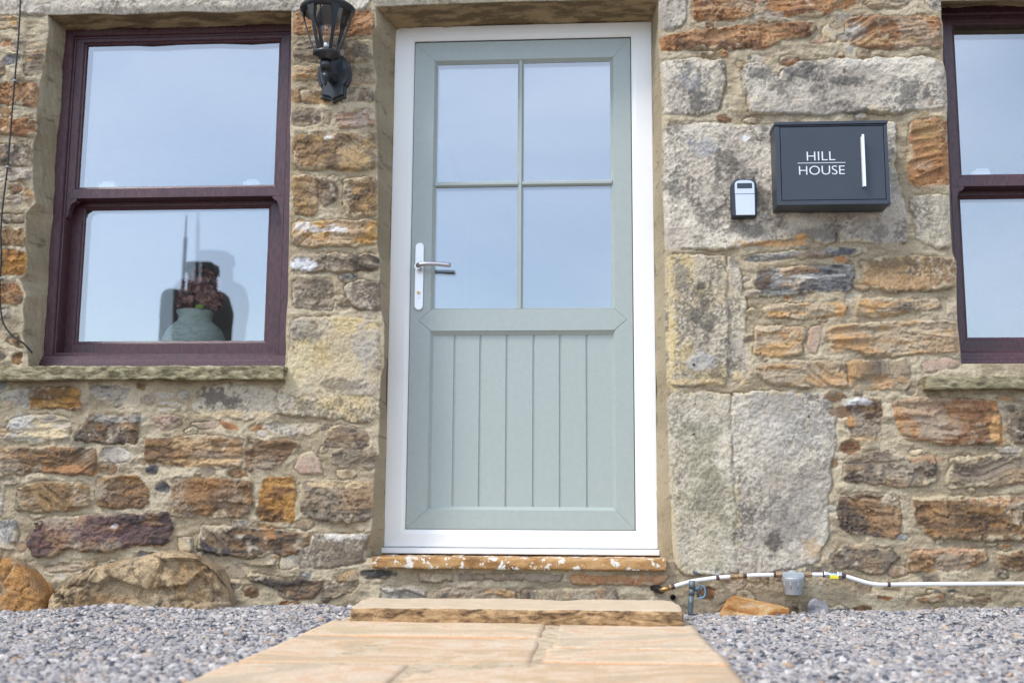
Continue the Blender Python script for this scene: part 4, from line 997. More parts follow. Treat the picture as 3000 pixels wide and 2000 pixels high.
def scatter(x0, x1, y0, y1, sp, layers, smin, smax, keep, lift=0.):
    P_ = []
    for l in range(layers):
        gx, gy = np.meshgrid(np.arange(x0, x1, sp), np.arange(y0, y1, sp)); n = gx.size
        x = gx.ravel() + rng.uniform(-.6, .6, n) * sp; y = gy.ravel() + rng.uniform(-.6, .6, n) * sp
        k = keep(x, y); x, y = x[k], y[k]; z = gz_np(x, y) + rng.uniform(-.005, .002, len(x)) + l * .003 + lift
        P_.append(np.stack([x, y, z], -1))
    c = np.concatenate(P_); n = len(c)
    s = rng.uniform(smin, smax, n) ** 1; s *= np.where(rng.random(n) < .12, 1.4, 1)
    ax = np.stack([s * rng.uniform(.8, 1.25, n), s * rng.uniform(.6, .95, n), s * rng.uniform(.35, .65, n)], -1)
    v = ico[None] * (1 + rng.uniform(-.3, .22, (n, 12, 1))) * ax[:, None]
    an = rng.uniform(0, 6.28, n); e1 = rng.normal(0, .38, n); e2 = rng.normal(0, .38, n)
    def rot(v, i, j, a):
        ca, sa = np.cos(a)[:, None], np.sin(a)[:, None]; o = v.copy(); o[..., i] = v[..., i] * ca - v[..., j] * sa; o[..., j] = v[..., i] * sa + v[..., j] * ca; return o
    v = rot(rot(rot(v, 1, 2, e1), 0, 2, e2), 0, 1, an) + c[:, None]
    pal = np.array([lin(q) for q in ((184, 178, 174), (166, 162, 162), (202, 195, 188), (138, 137, 140), (98, 102, 110), (194, 176, 156), (178, 165, 158), (214, 208, 202), (78, 83, 92), (202, 168, 134))])
    ci = rng.choice(10, n, p=[.24, .20, .15, .12, .08, .04, .07, .055, .035, .010]); col = pal[ci] * np.array([.87, .865, .87]) * rng.uniform(.80, 1.08, (n, 1))
    return v.reshape(-1, 3), (icf[None] + (np.arange(n) * 12)[:, None, None]).reshape(-1, 3), np.repeat(col, 12, 0)
def boulder_keep(x, y): return y < -.004
def vis(x, y):
    d = y + 3.92; return ((x < -.775) | (x > .297)) & (x > -.60 * d - .12) & (x < .44 * d + .12) & (d > 1.55) & boulder_keep(x, y) & ~((x > -.73) & (x < .27) & (y > -.56) & (y < -.18))
def under(x, y): return (x > -.775) & (x < .297) & (y > -.56) & boulder_keep(x, y)
def far(x, y):
    d = y + 3.92; return ((x < -.79) | (x > .31)) & ~((x > -.60 * d - .1) & (x < .44 * d + .1) & (d > 1.55)) & (y < -.004)
parts = [scatter(-2.7, 2.1, -2.4, 0, .0125, 2, .0062, .0132, vis), scatter(-.8, .3, -.56, 0, .013, 1, .006, .011, under), scatter(-3.4, 3.2, -3.5, 0, .026, 1, .011, .019, far)]
V = []; F = []; C = []; b = 0
for v, f, c in parts: V.append(v); F.append(f + b); C.append(c); b += len(v)
gravel_m = attr_mat('gravel_stones', .3, 300, .85, .22)
gv = arr_obj('gravel', np.concatenate(V), np.concatenate(F), gravel_m, None, np.concatenate(C), smooth=False)
tag(gv, 'loose grey and tan gravel spread on both sides of the path', 'gravel', kind='stuff')

# path: mortar bed and riven slabs
bed_m = stone_mat('sandy_mortar', (200, 180, 152), (212, 196, 172), (172, 152, 126), 30, bump=1)
rock('path', -.765, .288, -3.5, -.30, -.05, .0005, bed_m, r=.006, amp=.003, freq=14, step=.02, seed=3)
bpy.data.objects['path']['kind'] = 'structure'
def slab_mat(seed, tone):
    m, n, bs = newmat('riven_sandstone_%d' % seed); L = n.links.new
    tc = n.nodes.new('ShaderNodeTexCoord'); mp = n.nodes.new('ShaderNodeMapping'); mp.inputs['Location'].default_value = (seed * 3.1, seed * 1.7, 0); mp.inputs['Scale'].default_value = (1, 1.6, 12)
    L(tc.outputs['Object'], mp.inputs[0])
    n1 = n.nodes.new('ShaderNodeTexNoise'); n1.inputs['Scale'].default_value = 2.6; n1.inputs['Detail'].default_value = 7; n1.inputs['Distortion'].default_value = 1.6
    L(mp.outputs[0], n1.inputs['Vector'])
    cr = n.nodes.new('ShaderNodeValToRGB'); e = cr.color_ramp.elements
    cols = [(.30, (186, 170, 148)), (.44, tone), (.52, (216, 194, 168)), (.57, (208, 174, 140)), (.61, (214, 190, 162)), (.72, (220, 204, 182))]
    e[0].position, e[0].color = cols[0][0], (*lin(cols[0][1]), 1); e[1].position, e[1].color = cols[-1][0], (*lin(cols[-1][1]), 1)
    for p_, c_ in cols[1:-1]: q = e.new(p_); q.color = (*lin(c_), 1)
    L(n1.outputs[0], cr.inputs[0])
    n2 = n.nodes.new('ShaderNodeTexNoise'); n2.inputs['Scale'].default_value = 160; n2.inputs['Detail'].default_value = 4; L(tc.outputs['Object'], n2.inputs['Vector'])
    mr = n.nodes.new('ShaderNodeMapRange'); mr.inputs[1].default_value = .3; mr.inputs[2].default_value = .7; mr.inputs[3].default_value = .80; mr.inputs[4].default_value = 1.12; L(n2.outputs[0], mr.inputs[0])
    # iron-brown edge of each slab: side faces look rustier
    ge = n.nodes.new('ShaderNodeNewGeometry'); sx = n.nodes.new('ShaderNodeSeparateXYZ'); L(ge.outputs['True Normal'], sx.inputs[0])
    mr2 = n.nodes.new('ShaderNodeMapRange'); mr2.inputs[1].default_value = .55; mr2.inputs[2].default_value = .92; mr2.inputs[3].default_value = 1; mr2.inputs[4].default_value = 0; L(sx.outputs[2], mr2.inputs[0])
    mi = n.nodes.new('ShaderNodeMix'); mi.data_type = 'RGBA'; L(mr2.outputs[0], mi.inputs['Factor']); L(cr.outputs[0], mi.inputs['A']); mi.inputs['B'].default_value = (*lin((206, 158, 118)), 1)
    mx = n.nodes.new('ShaderNodeVectorMath'); mx.operation = 'SCALE'; L(mi.outputs['Result'], mx.inputs[0]); L(mr.outputs[0], mx.inputs[3])
    L(mx.outputs[0], bs.inputs['Base Color']); bs.inputs['Roughness'].default_value = .8
    bp = n.nodes.new('ShaderNodeBump'); bp.inputs['Strength'].default_value = .8; bp.inputs['Distance'].default_value = .006; L(n1.outputs[0], bp.inputs['Height'])
    L(bp.outputs[0], bs.inputs['Normal']); return m
slabs = [(-.773, -.138, -.900, -.52, 'narrow riven paving slab left under the front of the doorstep'),
         (-.098, .291, -1.108, -.50, 'squarish riven paving slab right, touching the doorstep'),
         (-.775, -.136, -1.430, -.916, 'broad orange tinted paving slab, second in the left row'),
         (-.112, .297, -1.365, -1.124, 'slim grey cream paving slab, second in the right row'),
         (-.776, -.392, -2.20, -1.452, 'pale paving slab at the bottom left corner of the path'),
         (-.372, .296, -2.02, -1.385, 'wide paving slab with an orange swirl at the bottom right of the path'),
         (-.775, .296, -3.2, -2.22, 'front paving slab running below the edge of the picture')]
for i, (a, b, c, d, lb) in enumerate(slabs):
    if i == 6: c, d = -3.0, -2.23
    if i == 5: c = -2.20
    o = rock('paving_slab', a, b, c, d, -.035, .004 - .001 * (i % 3), slab_mat(i + 1, [(204, 180, 146), (198, 178, 150), (202, 172, 136)][i % 3]), r=.0035, amp=.0022, freq=9, step=.016, seed=20 + i)
    tag(o, lb, 'paving slab', 'riven sandstone slabs of the path')

# ================================================================== LOOSE STONES
om = stone_mat('orange_rubble', (196, 150, 96), (212, 180, 140), (150, 96, 50), 12)
def tri(u0, v0, u1, v1, pts, y, depth, name, m, seed, label, cat, group=None):
    poly = [P(a, b, y) for a, b in pts]; xs_ = [p[0] for p in poly]; zs_ = [p[2] for p in poly]
    mn, mx_ = min(xs_), max(xs_); zt_ = sorted((p[0], p[2]) for p in poly); ax_ = [p[0] for p in zt_]; az_ = [p[1] for p in zt_]; zb_ = gz_np(np.array([mn]), np.array([y]))[0] - .02
    def shape(p):
        q = p.copy(); f = (p[:, 2] - zb_) / (max(zs_) - zb_); top_ = np.interp(p[:, 0], ax_, az_); yy = (p[:, 1] - y) / depth
        q[:, 2] = zb_ + f * (top_ - zb_) * (1 - .18 * yy); q[:, 1] = y + (p[:, 1] - y) * (.4 + .6 * (1 - abs((p[:, 0] - (mn + mx_) / 2) / (mx_ - mn)))) - .01 * f * 0; return q
    o = rock(name, mn, mx_, y, y + depth, zb_, max(zs_), m, None, amp=.006, freq=28, step=.006, seed=seed, shape=shape)
    return tag(o, label, cat, group)
c4 = lambda s: [(1900 + float(t.split(',')[0]) / 3.92, 1600 + float(t.split(',')[1]) / 3.92) for t in s.split()]
tri(0, 0, 0, 0, c4('835,760 905,640 950,560 1000,565 1100,590 1250,620 1500,672 1615,712'), -.10, .09, 'loose_stone', om, 5, 'wedge of orange sandstone lying in the gravel under the white pipe', 'stone')
gm = stone_mat('grey_rubble', (128, 126, 130), (154, 150, 150), (92, 92, 98), 14)
tri(0, 0, 0, 0, c4('1850,660 1880,610 1930,605 1990,625 2040,640 2070,690'), -.06, .05, 'loose_stone', gm, 6, 'small dark grey stone on the gravel right of the filter bowl', 'stone')
bmz = stone_mat('brown_pebble', (150, 128, 112), (168, 150, 136), (110, 92, 80), 20)
tri(0, 0, 0, 0, [(a / 2.138, 1650 + b / 2.138) for a, b in ((158, 368), (172, 345), (205, 325), (238, 335), (240, 362))], -.35, .05, 'loose_stone', bmz, 7, 'small brown stone on the gravel in front of the orange boulder', 'stone')

# ================================================================== WALL LANTERN
blk = mat('black_painted_metal', (34, 38, 44), .38, .0, var=.15, vscale=30, bump=.1, bscale=300, coat=.3)
LAY = -.125
lx = X(958, 100, LAY)
lc = lambda u, v, y: P(800 + u / 4.704, v / 4.704, y)
lan = empty('wall_lantern', (lx, 0, Z(958, 250, 0)), 'black coach lantern with a clear bulb on the stone pier', 'lantern')
px_, _, pz_ = lc(835, 1010, -.03)
# backplate outline
o_ = []
Rb = .063
for k in range(0, 19): a = rad(-38 + (256) * k / 18); o_.append((px_ + Rb * math.cos(a), pz_ + Rb * math.sin(a) * 1.25))
zt0 = lc(835, 1200, -.03)[2]; zb0 = lc(835, 1340, -.03)[2]; zc0 = lc(835, 1410, -.03)[2]; ww_ = .046
o_ += [(px_ - ww_, zt0 + .008), (px_ - ww_, zb0), (px_ - ww_ * .55, zb0 - .003), (px_ - ww_ * .2, zb0 - .010), (px_, zc0), (px_ + ww_ * .2, zb0 - .010), (px_ + ww_ * .55, zb0 - .003), (px_ + ww_, zb0), (px_ + ww_, zt0 + .008)]
mb = MB(); mb.prism(o_, -.022, -.004, ch=.003)
o2 = [(px_ + (a - px_) * .86, pz_ - .02 + (b - pz_ + .02) * .90) for a, b in o_]; mb.prism(o2, -.034, -.02, ch=.004)
mb.build('backplate', blk, lan)
zst = lc(745, 990, LAY)[2]
mb = MB()
mb.tube([(px_, -.03, pz_ - .02), (px_, -.06, pz_ - .035), (px_, -.09, pz_ - .025), (lx, LAY, zst + .0)], [.017, .016, .015, .014], 14)
ztop_ = lc(745, 860, LAY)[2]; zf = lc(745, 1190, LAY)[2]
H_ = ztop_ - zf
mb.lathe([(.0, 0), (.004, .004), (.007, .018), (.013, .034), (.015, .041), (.010, .046), (.010, .052), (.015, .056), (.016, .062), (.0155, .072), (.0165, H_ - .035), (.021, H_ - .014), (.022, H_ - .006), (.019, H_)], (lx, LAY, zf), 16)
mb.build('arm', blk, lan)
zd = lc(745, 765, LAY)[2]; zr = lc(745, 165, LAY)[2]
mb = MB(); mb.lathe([(.018, -.020), (.028, -.014), (.030, -.008), (.046, -.004), (.0495, .003), (.048, .009), (.040, .013), (.0, .013)], (lx, LAY, zd), 36); mb.build('base_dish', blk, lan)
Rt, Rbm = .083, .040
zg0, zg1 = zd + .012, zr - .006
cg = bpy.data.materials.new('lantern_glass'); cg.use_nodes = True; nn = cg.node_tree; nn.nodes.clear()
oo = nn.nodes.new('ShaderNodeOutputMaterial'); mxs = nn.nodes.new('ShaderNodeMixShader'); tr = nn.nodes.new('ShaderNodeBsdfTransparent'); gl = nn.nodes.new('ShaderNodeBsdfGlossy'); gl.inputs['Roughness'].default_value = .02; fz_ = nn.nodes.new('ShaderNodeFresnel'); fz_.inputs[0].default_value = 1.5
mxs.inputs[0].default_value = .09; nn.links.new(tr.outputs[0], mxs.inputs[1]); nn.links.new(gl.outputs[0], mxs.inputs[2]); nn.links.new(mxs.outputs[0], oo.inputs[0])
mb = MB(); mb.lathe([(Rbm, zg0 - zd), (Rbm + (Rt - Rbm) * .5 + .003, (zg0 + zg1) / 2 - zd), (Rt - .002, zg1 - zd)], (lx, LAY, zd), 40, cap=False); mb.build('lantern_glass', cg, lan)
for k in range(6):
    a = rad(-118 + 60 * k); mb = MB(); rs_ = []
    for t_ in (0, .25, .5, .75, .92, 1):
        r0 = Rbm + .002 + (Rt + .004 - Rbm) * (t_ + .07 * math.sin(math.pi * t_)); wd = .006 + .0035 * t_ ** 2 + (.006 if t_ > .9 else 0); z_ = zg0 + (zg1 - zg0) * t_
        c_, s_ = math.cos(a), math.sin(a); q = []
        for rr_, ws in ((r0 - .002, -1), (r0 + .003, -1), (r0 + .003, 1), (r0 - .002, 1)): q.append((lx + rr_ * c_ - ws * wd * s_, LAY + rr_ * s_ + ws * wd * c_, z_))
        rs_.append(q)
    mb.ring(rs_, smooth=False); mb.build('rib', blk, lan, .001)
mb = MB()
mb.lathe([(Rt - .006, -.010), (Rt + .003, -.010), (Rt + .012, -.004), (Rt + .0165, .004), (Rt + .016, .010), (Rt + .004, .016), (Rt - .010, .030), (.055, .050), (.038, .062), (.034, .074), (.014, .084), (.012, .094), (.006, .106), (0, .11)], (lx, LAY, zr), 40)
mb.build('cap', blk, lan)
bx_, _, bz_ = lc(770, 430, LAY)
bulb_m = mat('bulb_glass', (255, 255, 255)); bulb_m = cg
mb = MB(); z0b = lc(750, 680, LAY)[2]
hh = bz_ + .030 - (z0b + .018)
mb.lathe([(.0115, .018), (.013, .028), (.020, .045), (.0265, .062), (.0285, .074), (.026, .088), (.018, .098), (.008, .1025), (0, .1035)], (lx, LAY, z0b), 28, cap=False); mb.build('bulb', cg, lan)
mb = MB(); mb.lathe([(.012, -.004), (.012, .018), (.010, .022), (0, .022)], (lx, LAY, z0b), 20); mb.build('bulb_cap', mat('bulb_metal', (200, 200, 200), .3, .9), lan)
fil = mat('amber_filament', (236, 160, 50), .4)
mb = MB()
for k in range(4):
    a = rad(45 + 90 * k); mb.tube([(lx + .004 * math.cos(a), LAY + .004 * math.sin(a), z0b + .034), (lx + .009 * math.cos(a + .2), LAY + .009 * math.sin(a + .2), z0b + .078)], .0013, 8)
mb.build('filament', fil, lan)

# ================================================================== PARCEL BOX
bxm = mat('slate_grey_powder_coat', (58, 64, 74), .45, .1, var=.12, vscale=8, bump=.15, bscale=900)
c5 = lambda u, v, y: P(2100 + u / 4.276, 330 + v / 4.276, y)
FY = -.115
fl, ft = c5(728, 130, FY)[0], c5(1400, 112, FY)[2]; fr_, fb = c5(2130, 90, FY)[0], c5(1450, 1152, FY)[2]
pbx = empty('parcel_box', ((fl + fr_) / 2, 0, fb), 'dark grey metal post box lettered HILL HOUSE with a white bar handle', 'post box')
mb = MB(); lidh = .012
mb.frame(fl, fr_, fb, ft - lidh, [(0, 0, -.004), (0, 0, FY), (0, 1, FY), (0, 1, FY + .006)], (.0155, .012, .004, .0155), gap=0)
mb.build('box_body', bxm, pbx, .0012)
mb = MB(); mb.box(fl + .002, fr_ - .002, -.006, -.003, fb + .002, ft - .01); mb.build('back_panel', bxm, pbx)
mb = MB(); mb.ring([[(x, -.003, ft + .006), (x, FY - .004, ft), (x, FY - .004, ft - lidh + .001), (x, -.003, ft - lidh + .001)] for x in (fl - .002, fr_ + .002)], smooth=False); mb.build('lid', bxm, pbx, .0012)
dl, dr_, dt, db = fl + .0175, fr_ - .014, ft - lidh - .0065, fb + .0175
mb = MB(); mb.box(dl, dr_, FY + .0005, FY + .012, db, dt); dd = mb.build('box_door', bxm, pbx, .0008)
wht = mat('white_lettering', (225, 228, 235), .5)
def text(s, cx, zc, h, y, parent, name, sx=1.0):
    cu = bpy.data.curves.new(name, 'FONT'); cu.body = s; cu.size = 1; cu.align_x = 'CENTER'; cu.extrude = .004; cu.offset = -.010
    to = bpy.data.objects.new(name, cu); COL.objects.link(to); bpy.context.view_layer.update()
    me = bpy.data.meshes.new_from_object(to.evaluated_get(bpy.context.evaluated_depsgraph_get())); bpy.data.objects.remove(to)
    xs_ = [v.co.x for v in me.vertices]; ys_ = [v.co.y for v in me.vertices]; h0 = max(ys_) - min(ys_); w0 = max(xs_) - min(xs_); mx0, my0 = (max(xs_) + min(xs_)) / 2, (max(ys_) + min(ys_)) / 2
    for v in me.vertices: v.co = Vector((cx + (v.co.x - mx0) / w0 * sx, y - v.co.z * .2, zc + (v.co.y - my0) / h0 * h))
    me.materials.clear(); me.materials.append(wht); o = bpy.data.objects.new(name, me); COL.objects.link(o); place(o, parent); return o
p1, p2 = c5(1125, 487, FY), c5(1485, 602, FY); text('HILL', (p1[0] + p2[0]) / 2, (p1[2] + p2[2]) / 2, .0312, FY - .0002, dd, 'lettering', abs(p2[0] - p1[0]))
p1, p2 = c5(1028, 665, FY), c5(1605, 780, FY); text('HOUSE', (p1[0] + p2[0]) / 2, (p1[2] + p2[2]) / 2, .0312, FY - .0002, dd, 'lettering', abs(p2[0] - p1[0]))
p1, p2 = c5(1010, 635, FY), c5(1612, 629, FY); mb = MB(); mb.box(p1[0], p2[0], FY - .0006, FY + .0004, p1[2] - .001, p1[2] + .001); mb.build('letter_rule', wht, dd)
hA, hB = c5(1828, 275, FY - .014), c5(1858, 925, FY - .014)
mb = MB(); mb.box(hA[0] - .0040, hA[0] + .0040, FY - .018, FY - .012, hB[2], hA[2]); mb.box(hA[0] - .0052, hA[0] - .002, FY - .012, FY + .001, hB[2] + .001, hA[2] - .006)
mb.build('bar_handle', mat('white_handle', (232, 234, 238), .3, .2), pbx, .0008)

# ================================================================== KEY SAFE
KY = -.045
ka, kb = c5(180, 830, KY), c5(510, 1300, KY); kx0, kx1, kz0, kz1 = ka[0], kb[0], kb[2], ka[2]
ks = empty('key_safe', ((kx0 + kx1) / 2, 0, kz0), 'small key safe with silver face on the gritstone left of the post box', 'key safe')
def arch(x0, x1, z0, z1, r, r2, n=8):
    p = []
    for k in range(n + 1): a = math.pi / 2 * k / n; p.append((x1 - r + r * math.cos(a), z1 - r * .7 + r * .7 * math.sin(a)))
    for k in range(n + 1): a = math.pi / 2 + math.pi / 2 * k / n; p.append((x0 + r + r * math.cos(a), z1 - r * .7 + r * .7 * math.sin(a)))
    for k in range(5): a = math.pi + math.pi / 2 * k / 4; p.append((x0 + r2 + r2 * math.cos(a), z0 + r2 + r2 * math.sin(a)))
    for k in range(5): a = 1.5 * math.pi + math.pi / 2 * k / 4; p.append((x1 - r2 + r2 * math.cos(a), z0 + r2 + r2 * math.sin(a)))
    return p
mb = MB(); mb.prism(arch(kx0, kx1, kz0, kz1, .03, .008), KY, -.002, smooth=True, ch=.004); mb.build('casing', mat('navy_rubber', (44, 52, 66), .5, var=.1), ks)
slv = mat('silver_plastic', (196, 198, 204), .3, .55, var=.03)
mb = MB(); mb.prism(arch(kx0 + .011, kx1 - .008, kz0 + .0805, kz1 - .006, .024, .0006), KY - .005, KY + .004, smooth=True, ch=.0015); mb.build('dial_cover', slv, ks)
mb = MB(); mb.prism([(kx0 + .0115, kz0 + .079), (kx1 - .0085, kz0 + .079), (kx1 - .009, kz0 + .004), (kx0 + .013, kz0 + .004)][::-1], KY - .0065, KY + .003, ch=.001); mb.build('lever_door', slv, ks)
mb = MB(); mb.box(kx0 + .019, kx1 - .0165, KY - .0058, KY - .001, kz1 - .037, kz1 - .0175); mb.build('dial_window', mat('dark_window', (40, 48, 56), .2), ks, .001)

# ================================================================== PIPEWORK
PY = -.035
pp = lambda v, y=PY: [P(a, b, y) for a, b in c4(v)]
fp_ = lambda v, y=PY: [P(1850 + float(t.split(',')[0]) / 2.045, 1100 + float(t.split(',')[1]) / 2.045, y) for t in v.split()]
pw = empty('supply_pipe', P(2130, 1700, 0), 'white plastic supply pipe with brass joints, filter and valve low on the wall', 'pipe')
pwht = mat('white_pipe_plastic', (232, 232, 230), .3, var=.03); brz = mat('tarnished_brass', (172, 146, 112), .45, .4, var=.4, vscale=80); brn = mat('maroon_collar', (84, 56, 50), .5, var=.1)
alu = mat('cast_zinc', (176, 180, 182), .5, .3, var=.12, vscale=60, bump=.3); chrome = mat('chrome', (200, 206, 212), .18, .9)
def smooth_pts(p, n=6):
    p = [Vector(q) for q in p]; o = []
    for i in range(len(p) - 1):
        a, b, c, d = p[max(i - 1, 0)], p[i], p[i + 1], p[min(i + 2, len(p) - 1)]
        for k in range(n): t = k / n; o.append(.5 * ((2 * b) + (c - a) * t + (2 * a - 5 * b + 4 * c - d) * t * t + (3 * b - a - 3 * c + d) * t ** 3))
    return o + [p[-1]]
def pipe(pts): mb = MB(); mb.tube(smooth_pts(pts), .0069, 16); mb.build('pipe_run', pwht, pw)
pipe(pp('300,455 400,425 520,395 650,375 780,358 940,346')); pipe(pp('1105,336 1250,328 1440,324')); pipe(pp('1870,321 2010,321'))
pipe(pp('2255,338 2352,368') + fp_('1400,1236 1460,1248 1530,1250 1700,1248 2000,1246 2352,1244 2700,1243 3400,1243'))
def collar(a, b, r, name, m, n=6, sm=False): q = pp(f'{a} {b}'); mb = MB(); mb.tube(q, r, n, smooth=sm); return mb.build(name, m, pw, .0008)
collar('940,346', '985,344', .0105, 'compression_nut', brz); collar('985,344', '1035,342', .0085, 'coupling', brz, 12, True); collar('1035,342', '1085,339', .0105, 'compression_nut', brz); collar('1085,338', '1128,336', .0082, 'pipe_collar', brn, 14, True)
collar('1437,324', '1462,324', .0085, 'pipe_collar', brn, 14, True); collar('1462,322', '1515,322', .0118, 'compression_nut', brz); collar('1515,322', '1545,322', .009, 'coupling', brz, 12, True)
collar('1788,321', '1820,321', .009, 'coupling', brz, 12, True); collar('1820,321', '1872,321', .0120, 'compression_nut', brz)
collar('1998,322', '2018,322', .0085, 'pipe_collar', brn, 14, True)
collar('2018,322', '2066,322', .0118, 'valve_nut', chrome); collar('2066,325', '2165,327', .0095, 'valve_body', chrome, 14, True); collar('2165,328', '2215,330', .0118, 'valve_nut', chrome); collar('2212,330', '2262,338', .0088, 'pipe_collar', brn, 14, True)
q = pp('2085,352 2185,352', PY - .014); mb = MB(); mb.box(q[0][0], q[1][0], PY - .017, PY - .006, q[0][2] - .0056, q[0][2] + .0056); mb.build('valve_lever', mat('yellow_lever', (226, 210, 40), .4), pw, .002)
for a, b in (('775,360', '812,354'),): collar(a, b, .0083, 'pipe_clip', brn, 16, True)
q = fp_('1532,1250 1550,1250'); mb = MB(); mb.tube(q, .0084, 16); mb.build('pipe_clip', brn, pw)
q = pp('795,330', PY + .01)[0]; mb = MB(); mb.lathe([(.006, 0), (.006, .02)], (q[0], q[1] - .004, q[2] + .002), 12, 'y'); mb.build('clip_screw', alu, pw)
# brass elbow and black taped end
collar('255,468', '300,456', .0088, 'pipe_collar', brn, 14, True); collar('238,470', '262,466', .0110, 'compression_nut', brz)
q = pp('235,474 190,487 150,500 120,512'); mb = MB(); mb.tube([q[0], q[1], q[2], (q[3][0], .01, q[3][2])], .0085, 14); mb.build('elbow', mat('bright_brass', (176, 136, 84), .35, .7), pw)
q = pp('150,497 115,492 80,484 40,478'); mb = MB(); mb.tube([(a_[0], a_[1] + .006 * k + random.uniform(-.003, .003), a_[2] + random.uniform(-.002, .002)) for k, a_ in enumerate(smooth_pts(q, 3))], [.011, .013, .0115, .0135, .012, .014, .012, .013, .009, .005], 9); mb.build('taped_end', mat('black_tape', (26, 26, 28), .35, var=.3, bump=.6), pw)
# filter bowl
q0, q1 = pp('1538,282 1788,365', PY - .012); zt1, zt2, zt3 = q0[2], q1[2], pp('1660,550')[0][2]; fcx = (q0[0] + q1[0]) / 2; fw_ = (q1[0] - q0[0]) / 2
mb = MB(); mb.box(fcx - fw_, fcx + fw_, PY - .022, PY + .024, zt2 + .002, zt1 - .004); mb.lathe([(fw_ * .62, 0), (fw_ * .62, zt1 - zt2 - .006), (.012, zt1 - zt2 - .002), (.010, zt1 - zt2 + .003), (0, zt1 - zt2 + .003)], (fcx, PY, zt2), 24); mb.build('filter_head', alu, pw, .004)
mb = MB(); hb = zt2 - zt3; mb.lathe([(.0, -hb), (.026, -hb), (.0275, -hb + .003), (.0335, -.014), (.0365, -.010), (.0375, 0), (.0375, .004), (0, .004)], (fcx, PY, zt2 - .001), 32)
for a in range(8):
    an = rad(22.5 + 45 * a); c_, s_ = math.cos(an), math.sin(an)
    mb.tube([(fcx + .030 * c_, PY + .030 * s_, zt2 - .034), (fcx + .0345 * c_, PY + .0345 * s_, zt2 - .008)], .0022, 6)
mb.build('filter_bowl', alu, pw)

sp = empty('standpipe', (P(2022, 1780, -.07)[0], -.07, .0), 'short galvanised standpipe with blue hose loop rising from the gravel', 'standpipe')
galv = mat('galvanised_steel', (112, 124, 130), .5, .35, var=.45, vscale=50, bump=.4, bscale=120)
a_ = pp('498,392 498,480 492,560 485,650 478,760 478,800', -.07)
mb = MB(); mb.tube([a_[0], a_[1]], .0105, 14, cap=True); mb.tube(a_[1:3], [.0082, .0095], 14); mb.tube(a_[2:], [.0088, .0088, .0082, .0082], 14)
mb.build('upright', galv, sp)
mb = MB(); e0, e1 = pp('520,490 590,480', -.068); mb.tube([e0, ((e0[0] + e1[0]) / 2, -.068, e0[2] + .002), e1], [.007, .0065, .006], 10); e2, e3 = pp('575,440 570,580', -.066); mb.tube([e2, e3], [.0045, .0055], 10); mb.lathe([(.008, -.004), (.0085, .006), (.007, .008)], e1, 10, 'y')
mb.build('tap_body', galv, sp)
mb = MB(); mb.tube(smooth_pts(pp('615,440 640,470 652,520 640,570 610,590 580,590', -.07)), .0026, 8); mb.build('hose_loop', mat('blue_hose', (96, 150, 180), .4), sp)
b0, b1 = pp('515,305 600,330', -.02), None
mb = MB(); mb.tube([pp('515,290', -.012)[0], pp('545,300', -.03)[0], pp('600,328', -.012)[0]], [.0045, .0052, .002], 8); bo = mb.build('wall_hook', galv, None); tag(bo, 'small bent grey metal hook on the stone above the standpipe', 'hook')
hq = pp('280,582', -.012)[0]; mb = MB(); mb.lathe([(.0085, 0), (.0105, 0), (.0105, .03), (.0085, .03)], (hq[0], -.02, hq[2]), 20, 'y', cap=False); mb.build('waste_pipe_end', mat('dirty_plastic', (110, 98, 82), .6), house)
mb = MB(); mb.lathe([(.0085, 0), (0.0, .0005)], (hq[0], -.012, hq[2]), 20, 'y'); mb.build('pipe_bore', mat('dark_bore', (10, 9, 8), .9), house)

for (u, v, r_) in ((2032, 1068, .005), (2033, 1271, .004), (2368, 1219, .0028), (2036, 1183, .0025), (2363, 793, .003)):
    q = P(u, v, -.006); mb = MB(); mb.lathe([(r_, 0), (r_ * .9, -.006), (0, -.008)], (q[0], -.010, q[2]), 8, 'y'); mb.build('wall_plug', mat('rusty_fixing', (74, 66, 62), .8, var=.4), house)

# ================================================================== CABLE
cab = empty('cable', (X(20, 500), 0, Z(20, 1030)), 'thin black cable clipped down the left edge of the wall', 'cable')
pts = [(64, -120), (60, 0), (54, 112), (43, 237), (33, 357), (22, 489), (9, 594), (2, 680), (4, 745), (0, 815), (-1, 860), (2, 905), (10, 947), (36, 983), (66, 1003), (95, 1034)]
mb = MB(); mb.tube(smooth_pts([P(a, b, -.021) for a, b in pts[:-1]] + [P(95, 1034, -.008)], 5), .0032, 8); mb.build('cable_run', mat('black_cable', (22, 24, 28), .4), cab)
for a, b in ((43, 237), (22, 489), (1, 815), (62, -60)):
    q = P(a, b, -.022); mb = MB(); mb.box(q[0] - .006, q[0] + .006, -.027, -.004, q[2] - .003, q[2] + .003); mb.build('cable_clip', mat('grey_clip', (150, 155, 160), .5), cab, .0015)

